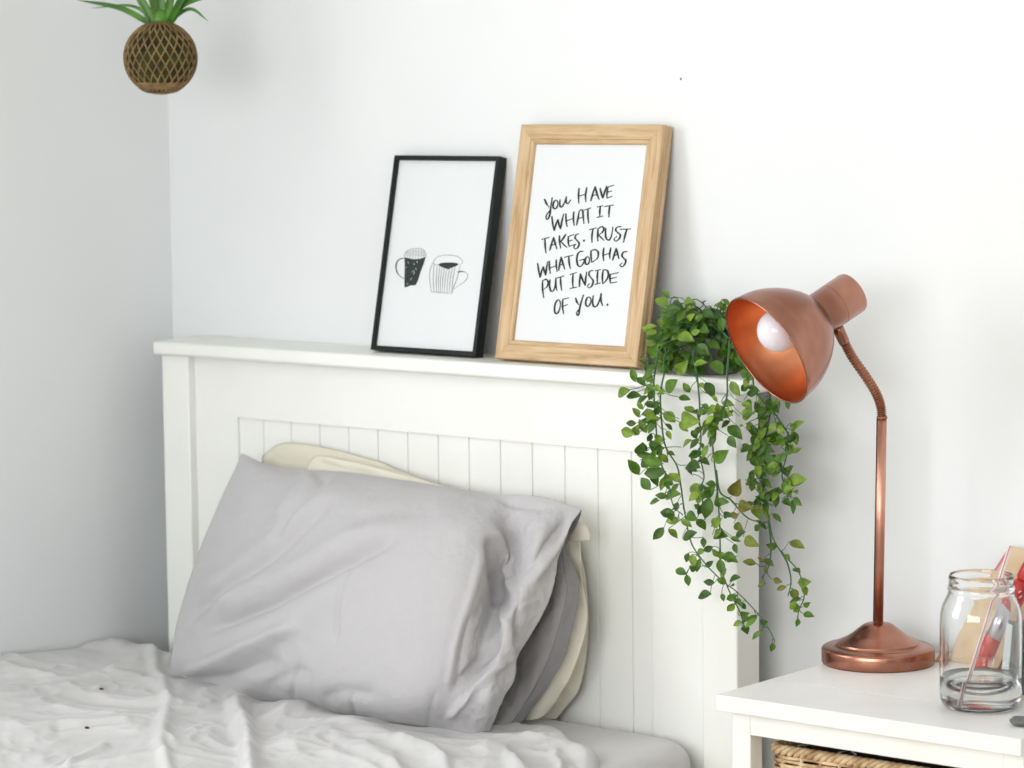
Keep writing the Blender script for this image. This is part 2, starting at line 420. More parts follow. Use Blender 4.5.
# ------------------------------------------------------------------ duvet
def duvet():
    nu, nv = 420, 430
    xs = 0.006 + (1.215 - 0.006) * (np.linspace(0, 1, nu))
    sv = np.concatenate([np.linspace(0, 0.05, 22)[:-1], np.linspace(0.05, 1.15, 340), np.linspace(1.15, 1.9, nv - 361)[1:]])
    def edge(x):
        return np.interp(x, [0, 0.20, 0.28, 0.34, 0.60, 0.88, 0.94, 0.98, 1.03, 1.10, 1.16, 1.215], [-.13, -.135, -.17, -.20, -.225, -.235, -.222, -.214, -.240, -.292, -.350, -.410])
    P = np.zeros((len(sv), nu, 3))
    X, S = np.meshgrid(xs, sv)
    E = edge(X)
    # wavy lip
    E = E + 0.010 * np.sin(X * 23) * (X > 0.3) + 0.006 * np.sin(X * 57 + 1)
    Yy = E - S * (1.0)
    T = 0.017
    lip = np.where(S < T, np.sqrt(np.clip(1 - (1 - S / T) ** 2, 0, 1)), 1.0)
    base = 0.476 + T * lip
    base += 0.006 * np.exp(-((X - 0.10) / 0.16) ** 2) * np.clip(S / 0.12, 0, 1) + 0.004 * np.clip(S / 0.2, 0, 1)
    P[..., 0] = X; P[..., 1] = Yy; P[..., 2] = base
    P[..., 2] += 0.011 * np.clip((S - 0.12) / 0.2, 0, 1) * np.exp(-(X / 0.17) ** 2) - 0.004 * np.exp(-((X - 0.10) / 0.08) ** 2) * np.clip(1 - S / 0.2, 0, 1)
    fade = np.clip(S / 0.05, 0, 1)
    px, py = pix(P.reshape(-1, 3)); px = px.reshape(X.shape); py = py.reshape(X.shape)
    # broad puffs and creases
    wx = nz(P, 4.0, 3.3, 1); wy = nz(P, 4.0, 9.1, 1)
    W = P.copy(); W[..., 0] += 0.10 * wx; W[..., 1] += 0.10 * wy; W[..., 2] = 0
    z = -0.008 + 0.009 * nz(W, 4.0, 1.0, 2)
    r1 = nz(W, 6.5, 4.0, 1, True, (1.0, 1.0, 1))
    z += 0.0085 * np.clip(r1, 0, 1) ** 1.6
    r2 = nz(W, 15.0, 8.0, 2, True, (1.0, 0.8, 1))
    z += 0.0036 * np.clip(r2, 0, 1.5) ** 1.4
    r3 = nz(W, 34.0, 5.0, 1, True)
    z += 0.0005 * r3
    P[..., 2] += z * fade
    F = lambda line, w, a: fold(px, py, line, w, a)
    SF = lambda line, w, a: step_fold(px, py, line, w, a)
    q = np.zeros(X.shape)
    q += F([(228, 690), (236, 705), (246, 730), (250, 768), (252, 800)], 9, 0.018)
    q += SF([(222, 690), (226, 715), (238, 745), (240, 800)], 12, -0.009)
    q += F([(100, 640), (130, 642), (150, 650), (160, 668)], 7, 0.012)
    q += F([(150, 652), (163, 680), (168, 705), (160, 740), (175, 790)], 6, 0.009)
    q += F([(60, 768), (85, 750), (112, 735)], 4, 0.008)
    q += F([(0, 736), (30, 732), (60, 728)], 5, 0.006)
    q += F([(255, 712), (290, 706), (330, 716), (370, 730), (420, 745)], 8, 0.010)
    q += F([(270, 745), (330, 735), (390, 760), (420, 800)], 8, 0.010)
    q += F([(520, 724), (552, 728), (580, 745), (606, 775), (620, 800)], 8, 0.012)
    q += F([(470, 742), (505, 750), (530, 775), (540, 800)], 7, 0.011)
    q += F([(548, 745), (560, 757), (566, 790)], 5, 0.009)
    q += F([(390, 738), (430, 752), (455, 775)], 6, 0.010)
    q += F([(100, 668), (140, 672), (165, 690)], 4, 0.005)
    P[..., 2] += q * fade
    # right side hangs over the mattress edge
    over = np.clip((P[..., 0] - 1.12) / 0.095, 0, 1)
    P[..., 2] -= over ** 2 * 0.16
    # drop beyond the foot side is straight
    mb = MB(); mb.grid(P[:, ::-1])
    # underside
    Q = P.copy(); Q[..., 2] = np.minimum(Q[..., 2] - 0.012, 0.484); Q = Q[::12, ::12]
    o = mb.build('duvet', DUV, solid=0)
    d = o.modifiers.new('s', 'SOLIDIFY'); d.thickness = 0.004; d.offset = -1 if o.data.polygons[0].normal.z > 0 else 1
    tag(o, 'rumpled light grey cotton duvet spread over the bed', 'duvet')
    return P
DP = duvet()
def duvet_z(x, y):
    d = (DP[..., 0] - x) ** 2 + (DP[..., 1] - y) ** 2
    i = np.unravel_index(np.argmin(d), d.shape); return DP[i][2]
def duvet_at(px, py):
    X_, Y_ = pix(DP.reshape(-1, 3)); d = (X_ - px) ** 2 + (Y_ - py) ** 2
    c = np.where(d < 16)[0]
    if len(c) == 0: c = [np.argmin(d)]
    k_ = max(c, key=lambda i: -((DP.reshape(-1, 3)[i] - CAM) @ CF)); return DP.reshape(-1, 3)[k_]
for (u_, v_, lab) in ((101, 686, 'upper one of two tiny dark lint specks on the duvet near the left wall'), (86, 725, 'lower one of two tiny dark lint specks on the duvet near the left wall')):
    P0 = duvet_at(u_, v_)
    mb = MB(); mb.lathe([(0.0001, -0.0015), (0.0025, -0.0008), (0.0026, 0.001), (0.0001, 0.002)], 8, Matrix.Translation((P0[0], P0[1], P0[2] + 0.001)) @ Matrix.Scale(1.6, 4, (1, 0, 0)))
    tag(mb.build('lint_speck', DARKMETAL), lab, 'lint', 'lint specks on the duvet')

# ------------------------------------------------------------------ pillows
def pil_ctrl(rows):
    return [[at_y(*p) for p in r_] for r_ in rows]
def closed_pillow(name, P, depth, m, parent=None, power=0.5, disp=None):
    nv, nu = P.shape[:2]
    u_ = np.linspace(0, 1, nu)[None, :]; v_ = np.linspace(0, 1, nv)[:, None]
    b = (np.clip(np.sin(PI * u_), 0, 1) ** power) * (np.clip(np.sin(PI * v_), 0, 1) ** power)
    B = P + b[..., None] * np.array(depth)
    mb = MB(); mb.grid(P); mb.grid(B[:, ::-1])
    o = mb.build(name, m, parent, merge=True)
    return o

# grey pillow: control net of the pillowcase front, bottom row first, columns left to right; the last three columns are the slack open end
G = pil_ctrl([
    [(170, 672, -.285), (232, 694, -.315), (300, 706, -.315), (350, 721, -.315), (400, 731, -.315), (447, 736, -.318), (464, 735, -.325), (477, 735, -.318), (487, 736, -.300)],
    [(172, 655, -.285), (228, 668, -.345), (300, 682, -.375), (355, 697, -.385), (408, 706, -.385), (450, 700, -.362), (470, 701, -.345), (489, 699, -.335), (503, 698, -.300)],
    [(180, 612, -.262), (232, 622, -.325), (304, 632, -.372), (362, 640, -.385), (418, 648, -.380), (462, 640, -.350), (482, 648, -.312), (500, 655, -.314), (515, 662, -.275)],
    [(199, 552, -.235), (248, 562, -.290), (316, 566, -.335), (376, 574, -.350), (432, 578, -.345), (475, 585, -.316), (497, 597, -.252), (514, 610, -.285), (531, 634, -.250)],
    [(221, 500, -.205), (264, 507, -.245), (332, 510, -.280), (390, 516, -.290), (444, 522, -.290), (487, 532, -.266), (507, 556, -.222), (529, 575, -.252), (551, 594, -.222)],
    [(236, 468, -.178), (270, 478, -.200), (338, 483, -.220), (396, 489, -.226), (450, 496, -.226), (491, 508, -.222), (515, 522, -.208), (540, 534, -.226), (562, 543, -.198)],
    [(241, 454, -.160), (274, 467, -.165), (340, 472, -.168), (398, 480, -.170), (450, 488, -.172), (495, 495, -.178), (520, 495, -.182), (550, 499, -.180), (581, 510, -.170)],
])
P = surf(G, 320, 200)
px, py = pix(P.reshape(-1, 3)); px = px.reshape(P.shape[:2]); py = py.reshape(P.shape[:2])
N = normals(P)
if N[90, 100] @ (CAM - P[90, 100]) < 0: N = -N
d_ = np.zeros(px.shape)
def A(line, w, a):
    global d_
    d_ += fold(px, py, line, w, a)
for ln, w_, a_ in (
    ([(334, 474), (314, 492), (296, 512), (284, 530), (276, 548)], 4, -0.0065), ([(318, 474), (296, 498), (276, 524)], 9, 0.0060),
    ([(350, 490), (322, 512), (270, 560), (225, 592), (180, 627)], 5.5, -0.0075), ([(355, 478), (300, 520), (240, 568), (188, 606)], 12, 0.0080),
    ([(410, 533), (360, 556), (320, 578), (270, 605), (195, 636)], 6, -0.0100), ([(415, 513), (350, 540), (300, 570), (230, 600), (186, 618)], 12, 0.0090),
    ([(398, 562), (350, 587), (290, 620), (215, 652)], 15, 0.0060),
    ([(174, 674), (215, 662), (262, 644), (310, 622)], 7, 0.0100), ([(190, 690), (225, 680), (255, 666), (285, 656)], 10, -0.0080),
    ([(440, 505), (400, 512), (350, 530)], 12, -0.0050), ([(357, 552), (346, 585), (338, 612), (336, 650)], 2.4, -0.0036),
    ([(300, 660), (294, 682), (293, 704)], 3, -0.0022), ([(350, 690), (354, 712), (360, 730)], 3, -0.0018), ([(436, 690), (430, 712), (428, 735)], 3, -0.0018), ([(262, 690), (285, 676), (312, 668)], 7, -0.003), ([(318, 700), (345, 690), (380, 694)], 7, -0.003),
    ([(490, 522), (500, 546), (508, 572), (516, 606)], 3.5, 0.0080), ([(488, 532), (492, 560), (498, 590), (497, 612)], 6, -0.0110), ([(514, 585), (518, 615), (514, 650)], 4, -0.0080), ([(500, 600), (508, 630), (511, 668), (505, 700)], 4.5, 0.0070), ([(486, 540), (472, 590), (455, 650), (448, 700)], 4, 0.004),
    ([(443, 722), (475, 690), (510, 655)], 4, 0.008), ([(452, 690), (480, 662), (503, 640)], 5, -0.009), ([(580, 511), (556, 547), (528, 588)], 4, 0.008), ([(572, 512), (545, 548), (518, 578)], 5, -0.006),
    ([(495, 500), (525, 507), (560, 506)], 4, -0.005), ([(470, 610), (462, 650), (452, 700)], 5, -0.005)):
    A(ln, w_, a_ * (1.45 if ln[0][0] < 420 else 1.1))
flapw = np.clip((np.linspace(0, 1, P.shape[1]) - 0.60) * 14, 0, 1)[None, :]
d_ += 0.0022 * nz(P, 9, 2.0, 3) + 0.0006 * nz(P, 34, 6.0, 2, True) + flapw * (0.0010 * nz(P, 22, 7.0, 2, True) + 0.0011 * nz(P, 52, 2.0, 3, True) - 0.0015)
edge = np.minimum(np.minimum(np.linspace(0, 1, P.shape[1]) * 20, 1)[None, :], np.minimum(np.minimum(np.linspace(0, 1, P.shape[0]), np.linspace(1, 0, P.shape[0]))[:, None] * 14, 1))
edge = np.maximum(edge, 0.35)
P = P + N * (d_ * edge)[..., None]
gp = thing('pillow', (0.63, -0.26, 0.5), 'light grey pillow leaning in front, its open pillowcase end hanging slack', 'pillow')
mb = MB(); mb.grid(P); mb.build('pillowcase_front', GREYCR, gp, solid=0.0012)
nb_ = int(P.shape[1] * 5 / 8 * 0.97)
closed_pillow('pillow_body', P[:, :nb_] + np.array([0, 0.0035, 0]), (0.0, 0.080, -0.02), GREY, gp)
# back sheet of the same cotton, inside shade put into its colour, and hem
B0 = pil_ctrl([
    [(470, 734, -.285), (487, 736, -.290), (497, 735, -.265), (506, 733, -.240)],
    [(478, 715, -.260), (498, 718, -.255), (512, 716, -.240), (526, 713, -.215)],
    [(488, 690, -.235), (510, 692, -.232), (528, 690, -.222), (546, 688, -.200)],
    [(498, 655, -.215), (522, 657, -.212), (544, 656, -.208), (565, 655, -.188)],
    [(508, 620, -.200), (532, 618, -.198), (556, 618, -.198), (575, 618, -.180)],
    [(520, 590, -.190), (542, 590, -.188), (562, 591, -.190), (579, 592, -.172)],
    [(530, 568, -.182), (546, 568, -.180), (560, 569, -.182), (576, 571, -.168)],
    [(540, 550, -.176), (552, 550, -.174), (560, 551, -.176), (567, 553, -.165)],
    [(545, 536, -.170), (555, 536, -.168), (562, 537, -.168), (569, 539, -.162)],
    [(552, 520, -.166), (562, 521, -.164), (570, 522, -.165), (578, 523, -.162)],
    [(560, 508, -.163), (568, 509, -.162), (575, 509, -.163), (582, 510, -.162)],
])
P = surf(B0, 60, 170); N = normals(P)
if N[80, 30] @ (CAM - P[80, 30]) < 0: N = -N
P = P + N * (0.0020 * nz(P, 18, 1.0, 3, True) + 0.0008 * nz(P, 50, 3, 2, True) - 0.002)[..., None]
mb = MB(); mb.grid(P); mb.build('pillowcase_back_sheet', GREYSHADE, gp, solid=0.0012)
# stitched hem band standing a little proud at the mouth
HB = P[:, -16:, :] + N[:, -16:, :] * 0.0016
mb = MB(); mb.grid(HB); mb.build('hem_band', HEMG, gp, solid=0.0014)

# cream pillows behind
C1 = pil_ctrl([
    [(300, 690, -.135), (380, 704, -.150), (460, 715, -.152), (520, 720, -.150), (556, 719, -.120)],
    [(290, 640, -.132), (380, 660, -.158), (460, 680, -.165), (530, 690, -.160), (580, 686, -.115)],
    [(280, 560, -.125), (370, 590, -.155), (460, 610, -.165), (540, 628, -.160), (588, 632, -.112)],
    [(268, 500, -.118), (360, 520, -.145), (450, 545, -.155), (530, 562, -.150), (585, 572, -.108)],
    [(262, 462, -.108), (350, 480, -.125), (430, 500, -.130), (515, 520, -.125), (572, 532, -.100)],
    [(266, 452, -.104), (290, 443, -.106), (360, 457, -.106), (440, 486, -.105), (565, 515, -.100)],
])
P = surf(C1, 120, 90); N = normals(P)
if N[40, 50] @ (CAM - P[40, 50]) < 0: N = -N
P = P + N * (0.002 * nz(P, 12, 2.0, 3, True))[..., None]
o = closed_pillow('pillow', P, (0, 0.014, 0), CREAM2)
tag(o, 'rear cream pillow flat against the headboard panel boards', 'pillow')
C2 = pil_ctrl([
    [(320, 694, -.180), (400, 708, -.195), (470, 716, -.195), (530, 719, -.185), (548, 712, -.165)],
    [(310, 650, -.175), (400, 672, -.205), (470, 690, -.205), (530, 694, -.195), (572, 672, -.160)],
    [(305, 580, -.165), (390, 600, -.195), (470, 618, -.200), (545, 625, -.185), (587, 622, -.150)],
    [(300, 520, -.155), (390, 540, -.180), (470, 560, -.180), (540, 572, -.165), (582, 578, -.142)],
    [(305, 480, -.140), (380, 500, -.155), (455, 520, -.158), (525, 532, -.150), (581, 540, -.136)],
    [(310, 462, -.132), (324, 456, -.134), (400, 474, -.136), (470, 494, -.138), (578, 524, -.134)],
])
P = surf(C2, 120, 90); px, py = pix(P.reshape(-1, 3)); px = px.reshape(P.shape[:2]); py = py.reshape(P.shape[:2]); N = normals(P)
if N[40, 50] @ (CAM - P[40, 50]) < 0: N = -N
d_ = 0.0025 * nz(P, 11, 5.0, 3, True)
A([(315, 462), (345, 470), (380, 476)], 3, -0.005)
A([(560, 545), (566, 565), (583, 585)], 5, -0.006)
P = P + N * d_[..., None]
cp = thing('pillow', (0.7, -0.16, 0.5), 'middle cream pillow between the grey pillow and the rear cream pillow', 'pillow')
closed_pillow('pillow_body', P, (0, 0.022, 0), CREAM, cp)
# folded tab at its top right corner
T_ = pil_ctrl([[(570, 541, -.152), (580, 541, -.152), (590, 540, -.150)], [(568, 531, -.153), (580, 530, -.155), (589, 531, -.150)], [(568, 523, -.150), (578, 522, -.150), (585, 524, -.148)]])
mb = MB(); mb.grid(surf(T_, 12, 12)); mb.build('corner_flap', CREAM, cp, solid=0.004)

# ------------------------------------------------------------------ picture frames
def make_frame(name, x0, yb, yt, w, h, th, border, mats, label, mitre=True, prof=None, inner_lip=0.002):
    """Leans on the wall: front bottom edge at y=yb on the shelf, front top edge at y=yt."""
    zb = 0.9906
    dz = math.sqrt(h * h - (yt - yb) ** 2)
    # lift so that the lower back corner rests on the shelf as well
    ang = math.atan2(yt - yb, dz)
    up = Vector((0, math.sin(ang), math.cos(ang))); back = Vector((0, math.cos(ang), -math.sin(ang))); rt = Vector((1, 0, 0))
    O = Vector((x0, yb, zb + th * math.sin(ang)))
    rootM = Matrix.Translation(O) @ Matrix((( 1, 0, 0, 0), (0, back.y, up.y, 0), (0, back.z, up.z, 0), (0, 0, 0, 1)))
    t = thing(name, O, label, 'picture frame')
    t.matrix_world = rootM
    def fin(mb, nm, m, **k):
        o = mb.build(nm, m, None, **k); o.parent = t; return o
    b = border
    # mitred mouldings in local axes: x right, y back, z up
    P_ = prof
    def side(p0, p1, inward, outward_len, m):
        mb = MB(); vs = []
        p0 = Vector(p0); p1 = Vector(p1); inward = Vector(inward); d = (p1 - p0).normalized()
        for (a_, y_) in P_:
            vs.append(p0 + inward * a_ + d * a_ + Vector((0, y_, 0)))
        for (a_, y_) in P_:
            vs.append(p1 + inward * a_ - d * a_ + Vector((0, y_, 0)))
        n_ = len(P_)
        mb.add(vs, [(i, (i + 1) % n_, n_ + (i + 1) % n_, n_ + i) for i in range(n_)] + [tuple(range(n_)), tuple(reversed(range(n_, 2 * n_)))])
        o = mb.build('frame_moulding', m, None, smooth=False, merge=False, bevel=0.0005, seg=1)
        bm = bmesh.new(); bm.from_mesh(o.data); bmesh.ops.recalc_face_normals(bm, faces=bm.faces); bm.to_mesh(o.data); bm.free()
        o.parent = t
    side((0, 0, h), (w, 0, h), (0, 0, -1), 0, mats[1]); side((0, 0, 0), (w, 0, 0), (0, 0, 1), 0, mats[1])
    side((0, 0, 0), (0, 0, h), (1, 0, 0), 0, mats[0]); side((w, 0, 0), (w, 0, h), (-1, 0, 0), 0, mats[0])
    fin(MB().box((b - 0.003, 0.006, b - 0.003), (w - b + 0.003, 0.0068, h - b + 0.003)), 'print', PAPER, smooth=False)
    fin(MB().box((b - 0.003, 0.0072, b - 0.003), (w - b + 0.003, 0.011, h - b + 0.003)), 'backing_board', BACKB, smooth=False)
    # converter from photo pixel to the paper plane
    plane_o = O + back * 0.006
    def onpaper(px_, py_):
        d = Vector(ray(px_, py_)); c = Vector(CAM)
        k_ = (plane_o - c).dot(back) / d.dot(back)
        p = c + d * k_ - O
        return (p.x, p.dot(up))
    return t, fin, onpaper
def strokes(fin, onp, nm, L, sc, off, wid, m, ydep=0.0058, mb=None, mi=0):
    own = mb is None; mb = mb or MB()
    for s_ in L:
        pts = [onp(off[0] + x / sc[0], off[1] + y / sc[1]) for x, y in s_]
        if len(pts) == 1:
            x, z = pts[0]; r_ = wid * 0.75
            mb.add([(x + r_ * math.cos(a * PI / 5), ydep, z + r_ * math.sin(a * PI / 5)) for a in range(10)], [tuple(range(10))], mi); continue
        if len(pts) > 2:
            pts = [tuple(p) for p in catmull([np.array(p) for p in pts], len(pts) * 4)]
        n_ = len(pts); vs = []
        for i, p in enumerate(pts):
            a = Vector(pts[max(i - 1, 0)]); b = Vector(pts[min(i + 1, n_ - 1)]); d = (b - a); d = d.normalized() if d.length > 0 else Vector((1, 0))
            q = Vector((-d.y, d.x)); t_ = i / (n_ - 1); ww = wid * 0.5 * (0.72 + 0.45 * math.sin(PI * min(1, t_ * 1.1 + 0.05))) * (1.25 if abs(d.y) > abs(d.x) else 0.8)
            for sg in (1, -1):
                vs.append((p[0] + q.x * ww * sg, ydep, p[1] + q.y * ww * sg))
        mb.add(vs, [(2 * i, 2 * i + 1, 2 * i + 3, 2 * i + 2) for i in range(n_ - 1)], mi)
    if not own: return mb
    return fin(mb, nm, m, smooth=False)

tb, finb, onb = make_frame('picture_frame', 0.5130, -0.080, -0.0177, 0.2105, 0.302, 0.0180, 0.0070, (BLACK, BLACK),
    'thin black frame leaning on the wall with a drawing of two mugs', prof=[(0, 0), (0.0070, 0), (0.0070, 0.0072), (0.0055, 0.0180), (0, 0.0180)])
S6 = (7.877, 7.877); O6 = (370, 230)
mb = MB()
def poly(mb, onp, pts, sc, off, y):
    q = [onp(off[0] + a / sc[0], off[1] + b / sc[1]) for a, b in pts]
    mb.add([(a, y, b) for a, b in q], [tuple(range(len(q)))])
poly(mb, onb, [(272, 212), (300, 222), (345, 230), (400, 226), (442, 208), (425, 262), (400, 330), (378, 400), (360, 435), (315, 438), (292, 450), (272, 452), (271, 380), (274, 300)], S6, O6, 0.0058)
mug2 = MB()
poly(mug2, onb, [(533, 275), (560, 260), (600, 256), (650, 256), (690, 262), (702, 268), (680, 285), (655, 293), (615, 309), (580, 298), (560, 290)], S6, O6, 0.0058)
strokes(None, onb, '', [[(270, 224), (235, 230), (210, 262), (208, 312), (232, 358), (268, 384)]], S6, O6, 0.0018, None, 0.0056, mb, 0)
strokes(None, onb, '', [[(690, 332), (715, 327), (745, 329)]], S6, O6, 0.0020, None, 0.0056, mug2, 0)
L = [[(272, 210), (278, 185), (300, 160), (340, 148), (400, 146), (430, 165), (443, 190), (441, 212)]]
for x in (300, 320, 342, 364, 386, 408, 428): L.append([(x, 152 if 320 < x < 420 else 170), (x - 4, 222)])
for y in (166, 182, 198): L.append([(290 if y < 180 else 276, y), (430 if y < 180 else 442, y)])
strokes(None, onb, '', L, S6, O6, 0.0008, None, 0.0057, mb, 1)
L = [[(497, 258), (515, 228), (550, 205), (610, 198), (680, 205), (720, 232), (731, 255), (712, 278)], [(497, 258), (478, 300), (469, 360), (474, 420), (483, 486)], [(483, 486), (560, 494), (645, 500)],
      [(645, 500), (655, 462), (680, 400), (700, 330), (712, 278)], [(497, 258), (510, 270), (535, 278)], [(745, 329), (768, 345), (766, 378), (742, 410), (700, 436), (658, 468)]]
for i, x in enumerate((505, 530, 550, 568, 588, 608, 630, 652, 674)):
    L.append([(x, 275 + 22 * math.sin(i / 8 * PI)), (x - 6 - i * 2, 400), (x + 2 - i * 4, 494)])
strokes(None, onb, '', L, S6, O6, 0.0008, None, 0.0057, mug2, 1)
L = [[(300, 250), (306, 262)], [(345, 262), (352, 275)], [(370, 246), (374, 258)], [(330, 330), (350, 318)], [(345, 350), (352, 330)], [(320, 395), (330, 380)], [(288, 430), (300, 420)], [(286, 290), (284, 300)], [(360, 300), (366, 312)]]
strokes(None, onb, '', L, S6, O6, 0.0009, None, 0.0055, mb, 2)
finb(mb, 'drawn_dark_mug', [INK, INKTHIN, PAPER], smooth=False)
finb(mug2, 'drawn_striped_mug', [INK, INKTHIN, PAPER], smooth=False)

prof_oak = [(0, 0.0225), (0, 0.0175), (0.0012, 0.0165), (0.0012, 0.0115), (0, 0.0105), (0, 0.0015), (0.0012, 0), (0.0215, 0), (0.0225, 0.0012), (0.0275, 0.0018), (0.0290, 0.0035), (0.0290, 0.0072), (0.010, 0.0225)]
to, fino, ono = make_frame('picture_frame', 0.7722, -0.094, -0.0262, 0.2630, 0.3490, 0.0225, 0.0290, (OAKV, OAKH),
    'wide oak frame leaning on the wall with a hand lettered quote', prof=prof_oak)
S7 = (5.12, 5.12); O7 = (520, 170)
def ell(cx, cy, rx, ry, tilt=0.0, n=10):
    return [(cx + rx * math.cos(2 * PI * k / n + 1.2) + tilt * ry * math.sin(2 * PI * k / n + 1.2), cy - ry * math.sin(2 * PI * k / n + 1.2)) for k in range(n + 1)]
TXT = [
 [(125, 148), (136, 172), (150, 192)], [(166, 140), (158, 188), (154, 225), (144, 250), (134, 248), (138, 228), (156, 206)],
 ell(182, 177, 12, 22, 0.15), [(206, 150), (204, 178), (212, 190), (226, 172), (238, 135)], [(238, 135), (236, 160), (245, 172), (261, 153)],
 [(303, 92), (300, 132), (302, 172)], [(343, 88), (336, 128), (338, 165)], [(300, 135), (342, 122)],
 [(362, 160), (374, 120), (385, 84)], [(385, 84), (394, 120), (406, 152)], [(370, 132), (400, 124)],
 [(410, 92), (418, 125), (424, 145)], [(424, 145), (434, 112), (445, 80)],
 [(450, 86), (446, 115), (446, 144)], [(450, 88), (483, 77)], [(447, 114), (472, 107)], [(446, 144), (474, 134)],
 [(163, 235), (168, 275), (175, 312)], [(175, 312), (184, 280), (194, 252)], [(194, 252), (200, 280), (208, 303)], [(208, 303), (215, 262), (224, 224)],
 [(235, 222), (236, 256), (242, 292)], [(276, 212), (274, 250), (278, 286)], [(238, 260), (276, 248)],
 [(290, 284), (298, 244), (304, 208)], [(304, 208), (320, 206), (324, 240), (328, 276)], [(294, 250), (323, 242)],
 [(328, 206), (364, 194)], [(348, 200), (348, 236), (352, 274)],
 [(394, 190), (426, 183)], [(411, 187), (409, 214), (409, 240)], [(393, 243), (426, 236)],
 [(432, 188), (480, 179)], [(460, 184), (456, 212), (456, 243)],
 [(110, 356), (152, 344)], [(128, 350), (129, 388), (134, 427)],
 [(152, 414), (162, 378), (172, 344)], [(172, 344), (180, 374), (190, 406)], [(158, 386), (186, 380)],
 [(202, 334), (203, 366), (209, 402)], [(236, 328), (222, 350), (206, 370)], [(210, 366), (226, 384), (243, 398)],
 [(248, 340), (247, 366), (252, 392)], [(248, 341), (277, 330)], [(248, 366), (271, 358)], [(252, 391), (279, 382)],
 [(302, 326), (288, 332), (282, 348), (292, 360), (303, 376), (297, 396), (284, 404), (276, 394), (286, 378)], [(328, 362)],
 [(355, 306), (394, 296)], [(374, 302), (369, 336), (369, 372)],
 [(400, 300), (398, 332), (399, 366)], [(398, 302), (420, 290), (430, 304), (418, 322), (401, 332)], [(401, 332), (416, 346), (432, 362)],
 [(440, 296), (438, 326), (443, 352), (458, 358), (470, 332), (476, 290)],
 [(520, 290), (500, 292), (490, 306), (500, 320), (514, 332), (508, 352), (492, 364), (482, 354), (498, 338)], [(512, 304), (568, 302)], [(548, 303), (538, 336), (530, 372)],
 [(90, 476), (96, 514), (103, 552)], [(103, 552), (110, 522), (119, 494)], [(119, 494), (125, 518), (132, 540)], [(132, 540), (136, 504), (142, 468)],
 [(150, 464), (151, 498), (156, 532)], [(186, 458), (186, 488), (191, 522)], [(152, 502), (188, 490)],
 [(198, 516), (204, 480), (210, 444)], [(210, 444), (220, 478), (230, 510)], [(201, 488), (226, 480)],
 [(226, 448), (274, 435)], [(250, 441), (252, 474), (259, 507)],
 [(326, 416), (308, 418), (294, 436), (292, 468), (300, 492), (316, 490), (328, 468), (326, 458)], [(304, 464), (334, 454)],
 ell(345, 464, 11, 20, 0.1), [(364, 412), (364, 442), (368, 474)], [(362, 414), (386, 408), (401, 424), (396, 452), (368, 474)],
 [(430, 398), (426, 432), (429, 467)], [(466, 396), (460, 428), (461, 456)], [(427, 436), (464, 426)],
 [(474, 464), (484, 430), (492, 400)], [(492, 400), (500, 428), (508, 456)], [(480, 440), (506, 430)],
 [(550, 418), (532, 420), (522, 436), (530, 450), (542, 464), (536, 484), (522, 496), (512, 488), (524, 474)],
 [(116, 566), (116, 610), (122, 656)], [(114, 568), (134, 560), (145, 576), (138, 598), (118, 614)],
 [(154, 560), (152, 596), (160, 620), (176, 610), (184, 552)], [(184, 552), (184, 590), (190, 618)],
 [(188, 554), (228, 542)], [(208, 548), (209, 582), (214, 618)],
 [(255, 536), (292, 524)], [(272, 531), (270, 568), (272, 604)], [(254, 608), (292, 599)],
 [(304, 600), (306, 562), (309, 530)], [(309, 530), (320, 560), (334, 592)], [(334, 592), (337, 556), (342, 520)],
 [(376, 514), (360, 518), (353, 534), (364, 552), (375, 568), (370, 590), (356, 603), (346, 594), (358, 580)],
 [(384, 517), (414, 510)], [(399, 514), (396, 548), (396, 582)], [(382, 587), (412, 578)],
 [(426, 512), (422, 548), (424, 584)], [(424, 512), (446, 514), (453, 536), (444, 562), (424, 584)],
 [(462, 536), (461, 558), (464, 580)], [(458, 536), (506, 525)], [(462, 557), (496, 549)], [(464, 579), (498, 573)],
 ell(192, 700, 14, 36, 0.15), [(220, 660), (218, 698), (224, 738)], [(220, 662), (252, 654)], [(220, 698), (246, 688)],
 [(284, 654), (292, 676), (304, 692)], [(326, 638), (314, 676), (306, 708), (302, 736), (294, 744), (290, 732), (300, 716)],
 ell(350, 674, 13, 24, 0.15), [(376, 642), (372, 674), (378, 698), (394, 696), (408, 664), (416, 630)], [(416, 630), (414, 664), (424, 696)], [(448, 690)],
]
strokes(fino, ono, 'hand_lettering', TXT, S7, O7, 0.0026, INK)

# ------------------------------------------------------------------ kokedama
kc = at_y(160.5, 58, -0.26)
kt = thing('hanging_moss_ball', kc, 'round moss ball wrapped in netted twine with spiky green leaves, hanging near the corner', 'hanging plant')
Rk = 0.0545
prof = [(0.0001, -Rk * 0.97), (Rk * 0.42, -Rk * 0.96), (Rk * 0.66, -Rk * 0.76)] + [(Rk * math.cos(a), Rk * math.sin(a)) for a in np.linspace(-0.78, 1.25, 16)] + [(Rk * 0.2, Rk * 0.97), (0.0001, Rk * 0.98)]
MB().lathe(prof, 40, Matrix.Translation(kc)).build('moss_ball', MOSS, kt)
mb = MB()
NS = 25
for sgn in (1, -1):
    for i in range(NS):
        a0 = 2 * PI * i / NS; pts = []
        for k in range(25):
            t_ = k / 24; la = -1.25 + t_ * 2.55; rr = Rk * 1.02 * math.cos(la) if la > -1.0 else Rk * 1.02 * math.cos(la)
            a = a0 + sgn * 1.0 * math.sin(la * 0.95) * 0.62
            zz = Rk * 1.02 * math.sin(la)
            pts.append(kc + np.array([rr * math.cos(a), rr * math.sin(a), max(zz, -Rk * 0.96)]))
        mb.tube(pts, 0.00125, 5)
mb.build('twine_net', TWINE, kt)
mb = MB()
